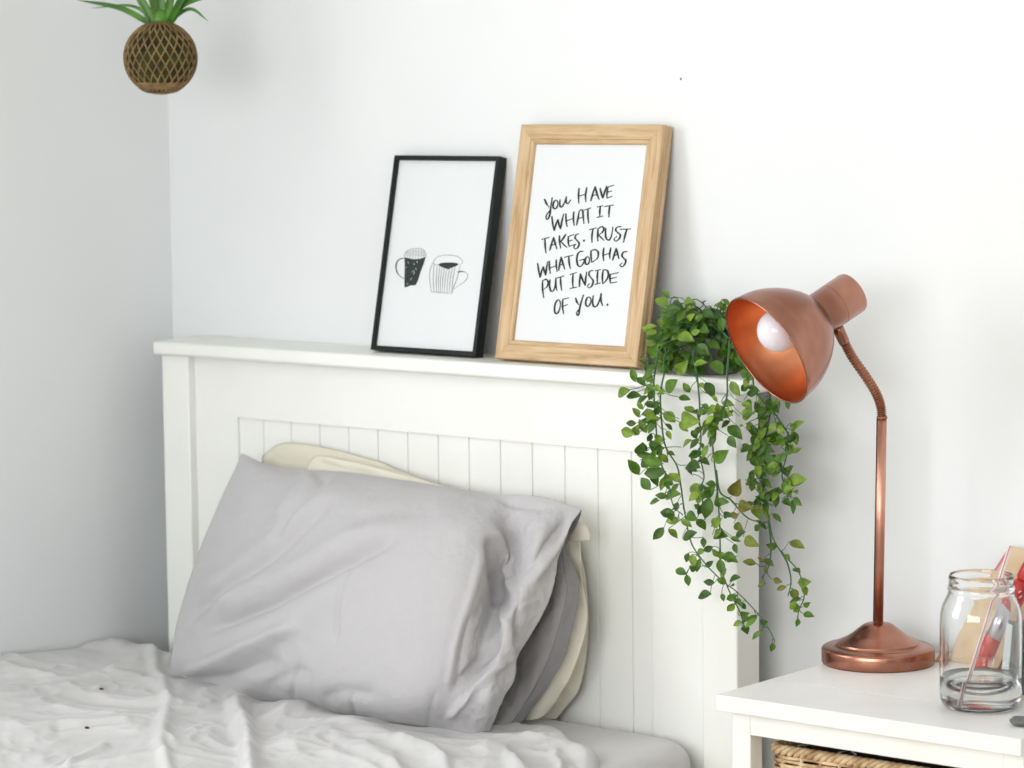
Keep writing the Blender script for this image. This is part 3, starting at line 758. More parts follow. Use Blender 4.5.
for i in range(7):
    la = -0.78 - i * 0.085; rr = Rk * 1.0 * math.cos(la); zz = Rk * 1.0 * math.sin(la)
    mb.tube([kc + np.array([(rr + 0.001 * math.sin(a * 3 + i)) * math.cos(a), rr * math.sin(a), zz + 0.0012 * math.sin(a * 2 + i)]) for a in np.linspace(0, 2 * PI, 40)], 0.0024, 6)
mb.build('twine_binding', TWINE, kt)
def blade(base, mid, tip, w, cup=0.25, n=18, side=None):
    P_ = catmull([base, mid, tip], n); mb = MB(); vs = []
    for i, p in enumerate(P_):
        t_ = i / n; ww = w * (0.75 + 0.5 * t_ - 1.25 * t_ ** 2.2) if t_ < 1 else 0.0002; ww = max(ww, 0.0003)
        a = P_[max(i - 1, 0)]; b = P_[min(i + 1, n)]; d = Vector(b - a).normalized()
        sd = d.cross(Vector(side)).normalized(); nn = sd.cross(d)
        for q in (-1, -0.5, 0, 0.5, 1):
            vs.append(Vector(p) + sd * (ww * q) + nn * (cup * ww * (q * q)))
    mb.add(vs, [(5 * i + k, 5 * i + k + 1, 5 * i + 5 + k + 1, 5 * i + 5 + k) for i in range(n) for k in range(4)])
    return mb
def kp(px_, py_, y): return at_y(px_, py_, y)
fr = tuple(-CF)
BL = [((149, 23), (120, 8), (77, 0), -.255, .0055), ((152, 21), (141, 0), (118, -40), -.27, .0085), ((160, 22), (160, -4), (156, -60), -.26, .0100), ((165, 22), (173, -10), (186, -70), -.24, .0075),
      ((171, 21), (184, 4), (212, -4), -.27, .0075), ((168, 22), (190, 9), (208, 21), -.25, .0035), ((155, 22), (132, 6), (92, 8), -.235, .0030), ((158, 22), (148, -20), (140, -60), -.29, .007), ((170, 21), (190, -10), (230, -30), -.29, .007)]
for (b_, m_, t_, y_, w_) in BL:
    blade(kp(*b_, -.26), kp(*m_, y_), kp(*t_, y_ + (y_ + .26) * 2), w_, 0.35, side=fr).build('spiky_leaf', SPIKE, kt, solid=0.0008)
MB().lathe([(0.0001, 0.0), (0.014, 0.001), (0.013, 0.010), (0.009, 0.022), (0.0001, 0.024)], 16, Matrix.Translation(kc + np.array([0, 0, Rk * 0.93]))).build('leaf_crown', SPIKE, kt)
mb = MB()
for a in (0.6, 2.7, 4.8):
    mb.tube([kc + np.array([Rk * 0.25 * math.cos(a), Rk * 0.25 * math.sin(a), Rk * 0.95]), kc + np.array([Rk * 0.2 * math.cos(a), Rk * 0.2 * math.sin(a), Rk * 2.0]), kc + np.array([0, 0, 0.42])], 0.0006, 5)
mb.tube([kc + np.array([0, 0, 0.42]), np.array([kc[0], kc[1], H - 0.02])], 0.0012, 6)
for o_ in (mb.build('hanging_cord', TWINE, kt),): pass
MB().tube([(kc[0], kc[1], H), (kc[0], kc[1], H - 0.012), (kc[0] + 0.008, kc[1], H - 0.02), (kc[0], kc[1], H - 0.03), (kc[0] - 0.007, kc[1], H - 0.022)], 0.0015, 8).build('ceiling_hook', DARKMETAL, kt)

# ------------------------------------------------------------------ trailing plant
PX, PY, PZ = 1.143, -0.062, 0.9906
pl = thing('trailing_plant', (PX, PY, PZ), 'trailing green leafy plant in a grey pot on the headboard shelf', 'plant')
pr = [(0.0001, 0.001), (0.036, 0.0), (0.038, 0.002), (0.045, 0.044), (0.048, 0.046), (0.048, 0.053), (0.0445, 0.053), (0.043, 0.046), (0.0001, 0.046)]
MB().lathe(pr, 40, Matrix.Translation((PX, PY, PZ))).build('pot', POT, pl)
MB().lathe([(0.0001, 0.052), (0.02, 0.051), (0.0435, 0.047)], 24, Matrix.Translation((PX, PY, PZ))).build('soil', SOIL, pl)

def leaf(mb, b, t, width, nrm, droop=0.15, curl=0.3, n=7):
    b = Vector(b); t = Vector(t); d = t - b; L_ = d.length
    if L_ < 1e-5: return
    d.normalize(); nrm = Vector(nrm); sd = d.cross(nrm)
    if sd.length < 1e-4: sd = d.orthogonal()
    sd.normalize(); nn = sd.cross(d).normalized()
    vs = []
    for i in range(n + 1):
        t_ = i / n; w = width * 0.5 * (math.sin(PI * t_ ** 0.88) ** 0.95) * (1.04 - 0.12 * t_) if 0 < t_ < 1 else 0.0001
        off = nn * (-droop * L_ * (t_ - 0.5) ** 2 * 1.6)
        for q in (-1, -0.55, 0, 0.55, 1):
            vs.append(b + d * (L_ * t_) + off + sd * (w * q) + nn * (abs(q) * curl * w))
    mb.add(vs, [(5 * i + k, 5 * i + k + 1, 5 * i + 6 + k, 5 * i + 5 + k) for i in range(n) for k in range(4)])

A_ = (600, 360, 5.689); F_ = (640, 280, 6.4); B_ = (610, 400, 5.486); D_ = (590, 430, 3.3375); C_ = (700, 400, 5.486)
def cv(c, p): return (c[0] + p[0] / c[2], c[1] + p[1] / c[2])
# vines: photo points with distance from the wall
VN = [
 ('v1', [(700, 335, -.08), (664, 345, -.13), (655, 372, -.155), (654, 395, -.158), (656.6, 434, -.158), (660, 460, -.158), (668, 480, -.158), (673, 505, -.158), (683, 515, -.158)]),
 ('v2', [(705, 340, -.08), (668, 352, -.13), (664, 374, -.158), (660.6, 392, -.162), (661, 413, -.164), (665, 445, -.165), (677, 466, -.165), (681, 487, -.163), (684, 508, -.160), (689, 535, -.158), (695, 550, -.158), (710, 569, -.160), (725, 583, -.160), (737, 592, -.160), (752, 607, -.162), (762, 619, -.164), (770, 631, -.165), (775, 642, -.165)]),
 ('v3', [(715, 335, -.08), (694, 350, -.135), (697, 375, -.156), (699.6, 404, -.158), (699, 418, -.158), (701, 436, -.160), (700, 455, -.160), (704, 476, -.158), (701, 488, -.158), (703, 502, -.158), (705, 520, -.158)]),
 ('v4', [(720, 330, -.08), (729, 342, -.14), (727, 372, -.165), (726.6, 398, -.170), (716, 424, -.170), (712.8, 440, -.168), (713.4, 454, -.166), (717, 487, -.164), (719.4, 520, -.162), (720.3, 550, -.160), (722, 571, -.160), (731, 595, -.160), (739, 610, -.160), (744, 625, -.162), (746, 633, -.163)]),
 ('v5', [(735, 335, -.08), (748, 352, -.12), (762, 375, -.13), (771, 402, -.115), (766, 433, -.11), (760, 447, -.11), (760, 460, -.11), (763, 476, -.11), (761, 491, -.11), (766.6, 509, -.11), (770, 524, -.11), (773, 538, -.11), (782, 553, -.112), (796, 568, -.112), (803, 583, -.112), (804, 598, -.112), (799, 610, -.114), (797, 624, -.115)]),
 ('v6', [(716, 470, -.163), (720, 492, -.163), (731, 500, -.163), (742, 513, -.160), (752, 520, -.155), (768, 523, -.140)]),
 ('v7', [(730, 335, -.08), (742, 345, -.13), (752, 372, -.15), (756, 392, -.150), (778, 418, -.125), (790, 440, -.12), (786, 458, -.115), (782, 476, -.112), (787, 492, -.110), (788, 503, -.110)]),
 ('v8', [(768, 515, -.110), (771, 545, -.108), (769, 565, -.108), (762, 578, -.108)]),
 ('v9', [(781, 551, -.112), (788, 565, -.105), (791, 582, -.100), (788, 596, -.100)]),
]
vines = []
for nm, pts in VN:
    W_ = catmull([at_y(*p) for p in pts], len(pts) * 5)
    mb = MB(); m_ = len(W_)
    mb.tube(W_, [0.0015 - 0.0008 * i / m_ for i in range(m_)], 6)
    o = mb.build('vine', STEM, pl)
    X_, Y_ = pix(np.array(W_)); vines.append((o, np.array(W_), X_, Y_, MB(), MB()))
LV = []
def addl(c, L_, kind=0):
    for (x0, y0, x1, y1) in L_:
        b = cv(c, (x0, y0)); t_ = cv(c, (x1, y1)); LV.append((b[0], b[1], t_[0], t_[1], kind))
addl(A_, [(200, 125, 178, 40), (165, 170, 93, 205), (150, 205, 238, 205), (255, 145, 205, 95), (250, 80, 300, 130), (225, 325, 185, 270), (315, 300, 235, 310), (205, 360, 145, 360), (195, 420, 115, 400), (265, 415, 220, 335),
          (195, 430, 215, 370), (290, 362, 235, 335), (242, 282, 212, 235), (315, 268, 250, 240), (215, 545, 245, 470), (265, 520, 245, 470), (372, 180, 440, 112), (425, 350, 358, 290), (412, 398, 368, 360),
          (445, 210, 515, 225), (510, 185, 472, 128), (535, 300, 478, 262), (450, 335, 560, 350), (450, 350, 500, 410), (550, 445, 520, 395), (462, 495, 520, 450), (505, 550, 590, 525), (490, 598, 570, 612),
          (640, 580, 728, 515), (740, 120, 795, 205), (725, 370, 810, 448), (728, 430, 772, 500), (785, 508, 872, 500), (575, 380, 665, 345), (600, 300, 680, 275), (690, 240, 765, 255), (700, 330, 762, 285),
          (720, 305, 660, 262), (740, 345, 688, 385), (805, 240, 868, 280), (798, 322, 868, 300), (830, 362, 882, 388), (788, 378, 814, 372), (890, 332, 962, 285), (900, 300, 882, 235), (990, 290, 1005, 222),
          (900, 360, 965, 400), (870, 490, 932, 420), (878, 515, 930, 590), (900, 640, 965, 600), (970, 485, 930, 505), (1010, 370, 955, 390), (1000, 440, 950, 455), (640, 200, 670, 240), (600, 120, 650, 215), (560, 130, 590, 160)])
addl(F_, [(190, 115, 138, 62), (175, 165, 96, 112), (150, 215, 255, 182), (130, 215, 98, 200), (110, 330, 38, 345), (110, 245, 200, 320), (262, 152, 328, 132), (275, 205, 370, 285), (325, 345, 385, 322), (235, 350, 345, 385),
          (180, 352, 240, 415), (215, 440, 290, 395), (240, 235, 215, 262), (340, 540, 432, 525), (230, 605, 300, 520), (298, 505, 320, 412), (365, 412, 445, 482), (460, 350, 510, 372), (385, 290, 435, 330), (520, 235, 530, 325),
          (530, 335, 548, 415), (455, 515, 530, 605), (400, 195, 475, 242), (50, 490, 115, 415), (0, 500, 45, 540), (60, 605, 32, 535), (30, 620, 85, 560), (140, 470, 185, 545), (130, 410, 155, 475), (430, 390, 515, 440),
          (620, 480, 680, 560), (640, 598, 705, 602), (565, 450, 590, 505), (430, 280, 485, 300), (300, 260, 350, 215), (200, 270, 250, 300), (260, 320, 215, 345), (400, 230, 345, 250), (480, 470, 430, 520), (560, 380, 600, 330)])
addl(B_, [(222, 492, 168, 425), (162, 410, 98, 325), (165, 330, 240, 352), (290, 350, 172, 322), (300, 392, 178, 405), (228, 402, 262, 472), (275, 300, 218, 218), (320, 342, 265, 290), (382, 452, 326, 398), (308, 440, 322, 490),
          (268, 552, 216, 566), (300, 532, 385, 512), (372, 560, 355, 612), (355, 632, 272, 612), (378, 655, 302, 665), (296, 700, 234, 768), (320, 708, 372, 758), (388, 655, 450, 695), (418, 618, 478, 660), (398, 762, 478, 725),
          (502, 505, 432, 470), (520, 535, 578, 468), (508, 490, 478, 575), (545, 535, 520, 655), (478, 612, 508, 620), (478, 650, 525, 712), (592, 550, 652, 562), (555, 695, 610, 648), (562, 740, 642, 745), (620, 640, 665, 620), (340, 470, 300, 430), (230, 260, 300, 210), (250, 420, 200, 370)])
addl(D_, [(385, 458, 412, 436), (378, 358, 380, 394), (480, 378, 490, 412), (512, 358, 562, 388), (438, 412, 492, 438), (432, 430, 445, 486), (500, 490, 462, 505), (320, 480, 282, 464), (322, 482, 330, 522), (402, 545, 356, 558),
          (440, 545, 447, 572), (500, 620, 530, 612), (512, 652, 526, 680), (472, 222, 500, 166), (492, 245, 542, 262), (480, 312, 512, 335), (555, 445, 508, 438), (610, 498, 642, 508), (580, 430, 614, 455), (585, 512, 558, 522), (585, 455, 590, 480),
          (665, 372, 717, 395), (652, 170, 720, 162), (642, 205, 682, 190), (655, 522, 622, 534), (692, 512, 736, 506), (676, 528, 690, 572), (688, 572, 666, 600), (710, 612, 748, 622), (612, 708, 604, 742), (572, 650, 592, 640), (420, 250, 460, 235), (545, 250, 570, 300)])
addl(C_, [(478, 5, 486, 52), (488, 178, 562, 112), (488, 225, 522, 188), (485, 235, 515, 292), (510, 290, 558, 262), (462, 182, 418, 138), (468, 290, 440, 345), (282, 250, 340, 172), (298, 285, 362, 348), (248, 440, 315, 452), (470, 432, 502, 362),
          (488, 455, 580, 435), (452, 490, 518, 478), (372, 560, 432, 480), (352, 560, 372, 615), (332, 510, 352, 482), (202, 575, 285, 592), (310, 410, 352, 355), (332, 435, 392, 480), (360, 385, 438, 395), (340, 258, 402, 282),
          (362, 232, 422, 178), (380, 335, 432, 312), (350, 300, 422, 352), (382, 205, 478, 232), (320, 130, 372, 90), (402, 62, 438, 5), (228, 80, 292, 70), (240, 2, 282, 50), (250, 150, 302, 152), (300, 330, 330, 290), (430, 400, 445, 340), (320, 210, 365, 150)])
addl(C_, [(450, 542, 502, 580), (285, 580, 330, 605), (150, 640, 210, 628), (190, 760, 250, 720)], 1)
addl(D_, [(472, 292, 496, 280), (468, 358, 502, 372), (492, 568, 508, 590), (505, 575, 520, 600), (652, 232, 672, 252), (697, 630, 688, 657), (455, 440, 490, 420), (580, 440, 560, 425)], 1)
rng = random.Random(3)
mound = MB(); moundp = MB()
def place(lf, extra=0):
    bx, by, tx, ty, kind = lf
    best = None
    for i, (o, W_, X_, Y_, a, b) in enumerate(vines):
        d = np.hypot(X_ - bx, Y_ - by) + (Y_ < 350) * 30; k = int(np.argmin(d))
        if best is None or d[k] < best[0]: best = (d[k], i, k)
    return best
for lf in LV:
    bx, by, tx, ty, kind = lf
    top = by < 362
    jit = rng.uniform(-0.012, 0.012)
    if top:
        # the bushy crown over the pot: depth follows a dome over the pot
        yy = PY + rng.uniform(-0.055, 0.0) - 0.02
        b3 = at_y(bx, by, yy); t3 = at_y(tx, ty, yy + rng.uniform(-0.016, 0.004))
        mbl, mbp = mound, moundp
        c3 = np.array([PX + rng.uniform(-.02, .02), PY + rng.uniform(-.02, .02), PZ + 0.062])
        mid = (b3 + c3) / 2 + np.array([0, 0, 0.018])
        mbp.tube(catmull([c3, mid, b3], 8), 0.0006, 4)
    else:
        dist, vi, k = place(lf)
        o, W_, X_, Y_, mbl, mbp = vines[vi]
        vy = W_[k][1]
        yy = min(vy + jit - 0.004, -0.146) if (W_[k][0] < 1.26 and by > 372 and vy < -0.14) else vy + jit
        b3 = at_y(bx, by, yy); t3 = at_y(tx, ty, yy + rng.uniform(-0.010, 0.006))
        # short petiole from a vine point above the leaf
        k0 = max(k - 2, 0); c3 = W_[k0]; mid = (b3 + c3) / 2 + np.array([0, -0.003, -0.004 + 0.006 * rng.random()])
        mbp.tube(catmull([c3, mid, b3], 6), 0.00055, 4)
    L_ = float(np.linalg.norm(t3 - b3))
    nrm = -CF + np.array([rng.uniform(-.55, .35), rng.uniform(-.3, .3), rng.uniform(-.1, .75)])
    leaf(mbl, b3, t3, L_ * rng.uniform(0.50, 0.64), nrm, rng.uniform(0.05, 0.35), rng.uniform(0.15, 0.5))
    if kind: 
        pass
# filler leaves that make the crown and the dense right-hand cascade full
for i in range(300):
    th = rng.uniform(0, 2 * PI) if i % 2 else rng.uniform(PI * 0.9, PI * 2.0); ph = rng.uniform(-0.75, 1.25); rr = 0.060 + rng.uniform(-0.022, 0.010)
    c3 = np.array([PX - 0.008 + rr * 1.15 * math.cos(th) * math.cos(ph), PY - 0.004 + rr * 0.85 * math.sin(th) * math.cos(ph), PZ + 0.045 + rr * 0.90 * math.sin(ph)])
    if c3[1] > -0.012: c3[1] = -0.014
    dr = np.array([math.cos(th) * 0.8, math.sin(th) * 0.5, rng.uniform(-0.7, 0.3)]); dr /= np.linalg.norm(dr)
    c3[2] = max(c3[2], PZ + 0.006); t3 = c3 + dr * rng.uniform(0.014, 0.023); t3[1] = min(t3[1], -0.004); t3[2] = max(t3[2], PZ + 0.003)
    leaf(mound, c3, t3, rng.uniform(0.009, 0.014), -CF + np.array([rng.uniform(-.6, .6), rng.uniform(-.5, .3), rng.uniform(0, 1.0)]), 0.25, 0.3)
    moundp.tube(catmull([np.array([PX + 0.02 * math.cos(th), PY + 0.02 * math.sin(th), PZ + 0.06]), (c3 + np.array([PX, PY, PZ + 0.07])) / 2, c3], 5), 0.0005, 4)
for (vi, k0, k1, nn) in ((4, 0.16, 0.58, 44), (6, 0.2, 0.95, 36), (3, 0.2, 0.36, 22), (0, 0.30, 0.95, 20), (1, 0.2, 0.5, 14), (2, 0.3, 0.98, 18), (3, 0.4, 0.95, 12), (1, 0.5, 0.98, 14), (4, 0.6, 0.97, 10)):
    o, W_, X_, Y_, mbl, mbp = vines[vi]
    for i in range(nn):
        k = int(rng.uniform(k0, k1) * (len(W_) - 1)); p = W_[k]
        off = np.array([rng.uniform(-.012, .012), rng.uniform(-.012, .004), rng.uniform(-.010, .010)])
        if p[0] < 1.26: off[1] = -abs(off[1])
        b3 = p + off; dr = np.array([rng.uniform(-1, 1), rng.uniform(-.5, .2), rng.uniform(-1.1, .5)]); dr /= np.linalg.norm(dr)
        leaf(mbl, b3, b3 + dr * rng.uniform(0.014, 0.022), rng.uniform(0.0075, 0.0115), -CF + np.array([rng.uniform(-.6, .5), rng.uniform(-.4, .3), rng.uniform(-.1, .9)]), 0.2, 0.3)
        mbp.tube(catmull([p, p + off * 0.5 + np.array([0, -.001, .002]), b3], 4), 0.0005, 4)
for i, (o, W_, X_, Y_, mbl, mbp) in enumerate(vines):
    mbl.add(mbp.v, mbp.f, 1)
    if mbl.v:
        f_ = mbl.build('foliage', [LEAFOLIVE if i in (8, 7, 5) else LEAF, STEM]); f_.parent = o; f_.matrix_parent_inverse = o.matrix_basis.inverted()
mound.add(moundp.v, moundp.f, 1); mound.build('foliage', [LEAF, STEM], pl)
# loose arching stem loops at the top of the crown
mb = MB()
for L_ in ([(668, 312, -.09), (672, 298, -.09), (678, 300, -.09), (681, 316, -.09)], [(690, 300, -.08), (692, 310, -.08), (700, 308, -.085), (704, 304, -.085)], [(691, 300, -.08), (698, 300, -.08), (708, 308, -.08), (718, 316, -.08), (734, 318, -.08)]):
    mb.tube(catmull([at_y(*p) for p in L_], 20), 0.0008, 5)
mb.build('stem_loops', STEM, pl)

# ------------------------------------------------------------------ nightstand
TZ = 0.620
nx0, nx1, ny0, ny1 = 1.3950, 1.8365, -0.4073, -0.006
ns = thing('nightstand', ((nx0 + nx1) / 2, -0.2, 0), 'white painted wooden nightstand with square legs beside the bed', 'nightstand')
box('top_board', (nx0, ny0, TZ - 0.0205), (nx1, -0.2864, TZ), TABLEW, ns, 0.0004, 1)
box('top_board', (nx0, -0.2850, TZ - 0.0205), (nx1, ny1, TZ), TABLEW, ns, 0.0003, 1)
box('joint_shade_strip', (nx0 + 0.0006, -0.2872, TZ - 0.006), (nx1 - 0.0006, -0.2842, TZ - 0.0003), SEAM, ns, 0)  # added strip, its dark colour stands in for shade between the boards
lx0, lx1, ly0, ly1 = nx0 + 0.0170, nx1 - 0.0015, ny0 + 0.010, ny1 - 0.012
for (a, b) in ((lx0, ly0), (lx1 - 0.028, ly0), (lx0, ly1 - 0.028), (lx1 - 0.028, ly1 - 0.028)):
    box('leg', (a, b, 0), (a + 0.028, b + 0.028, TZ - 0.0205), TABLEW, ns, 0.002)
zb = TZ - 0.0205 - 0.0285
box('front_apron', (lx0 + 0.028, ly0 + 0.0006, zb), (lx1 - 0.028, ly0 + 0.018, TZ - 0.0205), TABLEW, ns, 0.001)
box('back_apron', (lx0 + 0.028, ly1 - 0.020, zb), (lx1 - 0.028, ly1 - 0.004, TZ - 0.0205), TABLEW, ns, 0.001)
box('side_apron', (lx0 + 0.004, ly0 + 0.028, zb), (lx0 + 0.020, ly1 - 0.028, TZ - 0.0205), TABLEW, ns, 0.001)
box('side_apron', (lx1 - 0.020, ly0 + 0.028, zb), (lx1 - 0.004, ly1 - 0.028, TZ - 0.0205), TABLEW, ns, 0.001)
box('lower_shelf', (lx0 + 0.002, ly0 + 0.030, 0.375), (lx1 - 0.002, ly1 - 0.002, 0.39), TABLEW, ns, 0.001)
box('shelf_rail', (lx0 + 0.028, ly0 + 0.002, 0.37), (lx1 - 0.028, ly0 + 0.029, 0.392), TABLEW, ns, 0.001)

# basket
bx0, bx1, by0, by1, bz0, bz1 = 1.446, 1.790, -0.362, -0.060, 0.391, 0.556
bk = thing('basket', ((bx0 + bx1) / 2, (by0 + by1) / 2, bz0), 'woven natural rattan basket inside the nightstand', 'basket')
def rect_path(z, inset=0.0, n=26, ph=0.0, amp=0.0, rc=0.02):
    pts = []
    x0, x1, y0, y1 = bx0 + inset, bx1 - inset, by0 + inset, by1 - inset
    def lin(a, b):
        L_ = math.hypot(b[0] - a[0], b[1] - a[1]); m = max(2, int(L_ / 0.006))
        for k in range(m): pts.append((a[0] + (b[0] - a[0]) * k / m, a[1] + (b[1] - a[1]) * k / m))
    for (cx, cy, a0, nxt) in ((x1 - rc, y0 + rc, -PI / 2, 0), (x1 - rc, y1 - rc, 0, 1), (x0 + rc, y1 - rc, PI / 2, 2), (x0 + rc, y0 + rc, PI, 3)):
        for k in range(6):
            a = a0 + PI / 2 * k / 5; pts.append((cx + rc * math.cos(a), cy + rc * math.sin(a)))
        nx_ = [((x1, y0 + rc), (x1, y1 - rc)), ((x1 - rc, y1), (x0 + rc, y1)), ((x0, y1 - rc), (x0, y0 + rc)), ((x0 + rc, y0), (x1 - rc, y0))][nxt]
        lin(*nx_)
    pts.append(pts[0]); return [(p[0], p[1], z) for p in pts]
def offset_path(pts, f):
    out = []; n_ = len(pts); s_ = 0
    for i, p in enumerate(pts):
        a = pts[(i - 1) % (n_ - 1)] if i else pts[-2]; b = pts[(i + 1) % n_] if i < n_ - 1 else pts[1]
        d = Vector((b[0] - a[0], b[1] - a[1], 0)).normalized(); nn = Vector((d.y, -d.x, 0))
        if i: s_ += math.hypot(p[0] - pts[i - 1][0], p[1] - pts[i - 1][1])
        o_, dz = f(s_); out.append((p[0] + nn.x * o_, p[1] + nn.y * o_, p[2] + dz))
    return out
mb = MB(); z = bz0 + 0.004; row = 0; rr = random.Random(5)
while z < bz1 - 0.012:
    ph = (row % 2) * PI; q = rr.uniform(0, 6)
    mb.tube(offset_path(rect_path(z), lambda s_: (0.0024 * math.sin(s_ * PI / 0.028 + ph), 0.0009 * math.sin(s_ * 31 + q))), 0.0026, 5, False, flat=1.0)
    z += 0.0052; row += 1
mb.build('woven_wall', RATTAN, bk)
mb = MB()
for i in range(11):
    x = bx0 + 0.02 + i * 0.0288
    for y in (by0, by1): mb.tube([(x, y, bz0), (x, y, bz1 - 0.004)], 0.0026, 6)
for i in range(9):
    y = by0 + 0.03 + i * 0.0288
    for x in (bx0, bx1): mb.tube([(x, y, bz0), (x, y, bz1 - 0.004)], 0.0026, 6)
mb.build('stakes', RATTAN, bk)
mb = MB()
for k in range(3):
    def fr_(s_, k=k):
        a = s_ * 2 * PI / 0.030 + k * 2 * PI / 3; return (0.0040 * math.cos(a), 0.0040 * math.sin(a))
    base = rect_path(bz1 - 0.007); dense = []
    for i in range(len(base) - 1):
        for j in range(3): dense.append(tuple(base[i][c] + (base[i + 1][c] - base[i][c]) * j / 3 for c in range(3)))
    dense.append(base[0])
    mb.tube(offset_path(dense, fr_), 0.0034, 7, False)
mb.build('twisted_rim', RATTAN, bk)
box('basket_floor', (bx0 + 0.003, by0 + 0.003, bz0 - 0.0005), (bx1 - 0.003, by1 - 0.003, bz0 + 0.006), RATTAN, bk, 0)
# what fills it
t_ = thing('zip_pouch', (1.58, -0.25, 0.40), 'black glossy zipped pouch filling the rattan basket', 'pouch')
MB().box((1.478, -0.345, 0.40), (1.690, -0.085, 0.5545)).build('pouch_body', BLKITEM, t_, bevel=0.012, seg=4)
mb = MB()
for a_, b_ in (((798, 746), (808, 743.5)), ((838, 753), (848, 750.5)), ((852, 752), (856, 754.5))):
    MB().tube([at_z(*a_, 0.556), at_z(*b_, 0.556)], 0.0010, 6).build('zip_pull', SILVER, t_)
o = MB().box((1.700, -0.345, 0.40), (1.742, -0.09, 0.553)).build('notebook', OLIVE, bevel=0.003)
tag(o, 'olive green notebook standing in the basket beside the black pouch', 'notebook')
o = MB().box((1.746, -0.345, 0.40), (1.775, -0.09, 0.551)).build('notebook', BLUEG, bevel=0.003)
tag(o, 'blue grey notebook standing in the basket beside the olive one', 'notebook')

# ------------------------------------------------------------------ lamp
LB = np.array([1.4474, -0.1083, TZ])
lp = thing('desk_lamp', LB, 'brushed copper desk lamp with bell shade and bendy neck', 'lamp')
pr = [(0.0001, 0.0), (0.0735, 0.0), (0.0750, 0.0012), (0.0757, 0.003), (0.0757, 0.0185), (0.0748, 0.0208), (0.0725, 0.0222), (0.062, 0.0236), (0.0575, 0.0245), (0.0565, 0.0262), (0.0560, 0.0280),
      (0.0520, 0.0298), (0.0440, 0.0335), (0.0350, 0.0395), (0.0270, 0.0460), (0.0205, 0.0510), (0.0165, 0.0530), (0.0125, 0.0538), (0.0085, 0.0540), (0.0001, 0.0540)]
o = MB().lathe(pr, 96, Matrix.Translation(LB)).build('lamp_base', COPPERB, lp, auto=50)
o = MB().lathe([(0.0001, -0.0005), (0.0742, -0.0004), (0.0745, 0.0014), (0.07, 0.0014)], 64, Matrix.Translation(LB)).build('base_pad', DARKMETAL, lp)
ptop = at_depth(882, 418, LB); ptop[1] = LB[1] + 0.002
ptop = at_y(882, 418, LB[1])
pbot = LB + np.array([0, 0, 0.052])
pbot = at_y(878.4, 624, LB[1])
MB().tube([pbot, ptop], 0.0064, 24).build('pole', COPPERP, lp)
MB().lathe([(0.0001, 0), (0.0088, 0), (0.0088, 0.004), (0.007, 0.0055), (0.0001, 0.0055)], 24, Matrix.Translation(pbot + np.array([0, 0, -0.003]))).build('pole_collar', COPPER, lp)
cd = at_y(875.4, 420, LB[1] - 0.003)
# power cord stays inside; thin seam line down the pole
sx = Vector((-CR[0], -CR[1], 0)).normalized()
MB().tube([Vector(pbot) + sx * 0.0062 + Vector((0, 0, 0.004)), Vector(ptop) + sx * 0.0062], 0.0011, 8).build('pole_seam', DARKMETAL, lp)
# neck lies in the vertical plane that holds the shade's axis
hz = Vector((-CR[0], -CR[1], 0)).normalized() * 0.86 + Vector((-CF[0], -CF[1], 0)).normalized() * 0.5
hz.normalize(); pn = hz.cross(Vector((0, 0, 1))).normalized()
def on_plane(px_, py_, O_=Vector(ptop)):
    d = Vector(ray(px_, py_)); c = Vector(CAM); k_ = (O_ - c).dot(pn) / d.dot(pn); return c + d * k_
neck = [on_plane(*q) for q in ((882, 418), (880.6, 405.4), (875.4, 391.9), (865, 375.2), (852.6, 357.5), (844.2, 342))]
npth = catmull([np.array(q) for q in neck], 320)
# ribbed flexible tube
MB().tube(npth, [0.0058 + 0.0010 * math.cos(i * 2 * PI / 10) for i in range(len(npth))], 20).build('flexible_neck', COPPEROLD, lp)
nt = on_plane(843.8, 341.2); nb = on_plane(836.3, 325.0)
MB().tube([Vector(nt) - (nb - nt) * 0.15, nt, nt.lerp(nb, 0.6), nb], [0.0066, 0.0074, 0.0078, 0.0080], 24).build('neck_collar', COPPER, lp)
MB().tube([Vector(ptop) + Vector((0, 0, -0.001)), Vector(ptop) + Vector((0, 0, 0.002))], 0.0072, 24).build('pole_ring', COPPEROLD, lp)
# head
capc = on_plane(843.0, 298.8)          # on the shade axis, above the neck joint
ax = (Vector(CR) * (-0.932 * 0.836) + Vector(CU) * (-0.932 * 0.550) + Vector(CF) * (-0.362)).normalized()   # towards the mouth
def on_axis(px_, py_):
    # point on the axis line nearest the pixel ray
    d = Vector(ray(px_, py_)).normalized(); c = Vector(CAM); w0 = capc - c
    b = ax.dot(d); k_ = (b * d.dot(w0) - ax.dot(w0)) / (1 - b * b); return capc + ax * k_, k_
rimc, krim = on_axis(765.0, 348.7)
endc, kend = on_axis(852.3, 292.8)
Z_ = ax; X_v = Z_.orthogonal().normalized(); Y_v = Z_.cross(X_v)
TH = Matrix(((X_v.x, Y_v.x, Z_.x, rimc.x), (X_v.y, Y_v.y, Z_.y, rimc.y), (X_v.z, Y_v.z, Z_.z, rimc.z), (0, 0, 0, 1)))
ppm = FPX / float((np.array(rimc) - CAM) @ CF)
Rr = 61.0 / ppm; Lh = (krim - kend) + 1.5 / ppm; rc_ = 22.2 / ppm
zc = -68.0 / ppm       # where the cylinder meets the bell
outer = [(Rr, 0.0), (Rr * 1.005, -0.0012), (Rr * 0.985, -0.010)]
for k in range(1, 15):
    t_ = k / 14; z_ = -0.010 + (zc + 0.010) * t_
    outer.append((rc_ * 1.06 + (Rr * 0.985 - rc_ * 1.06) * (1 - t_ ** 1.75) ** 0.80, z_))
inner = [(max(r_ - 0.0014, 0.001), z_) for r_, z_ in outer]
inner[0] = (Rr - 0.0014, -0.0002)
MB().lathe(outer, 96, TH).build('lamp_shade', COPPER, lp, solid=0)
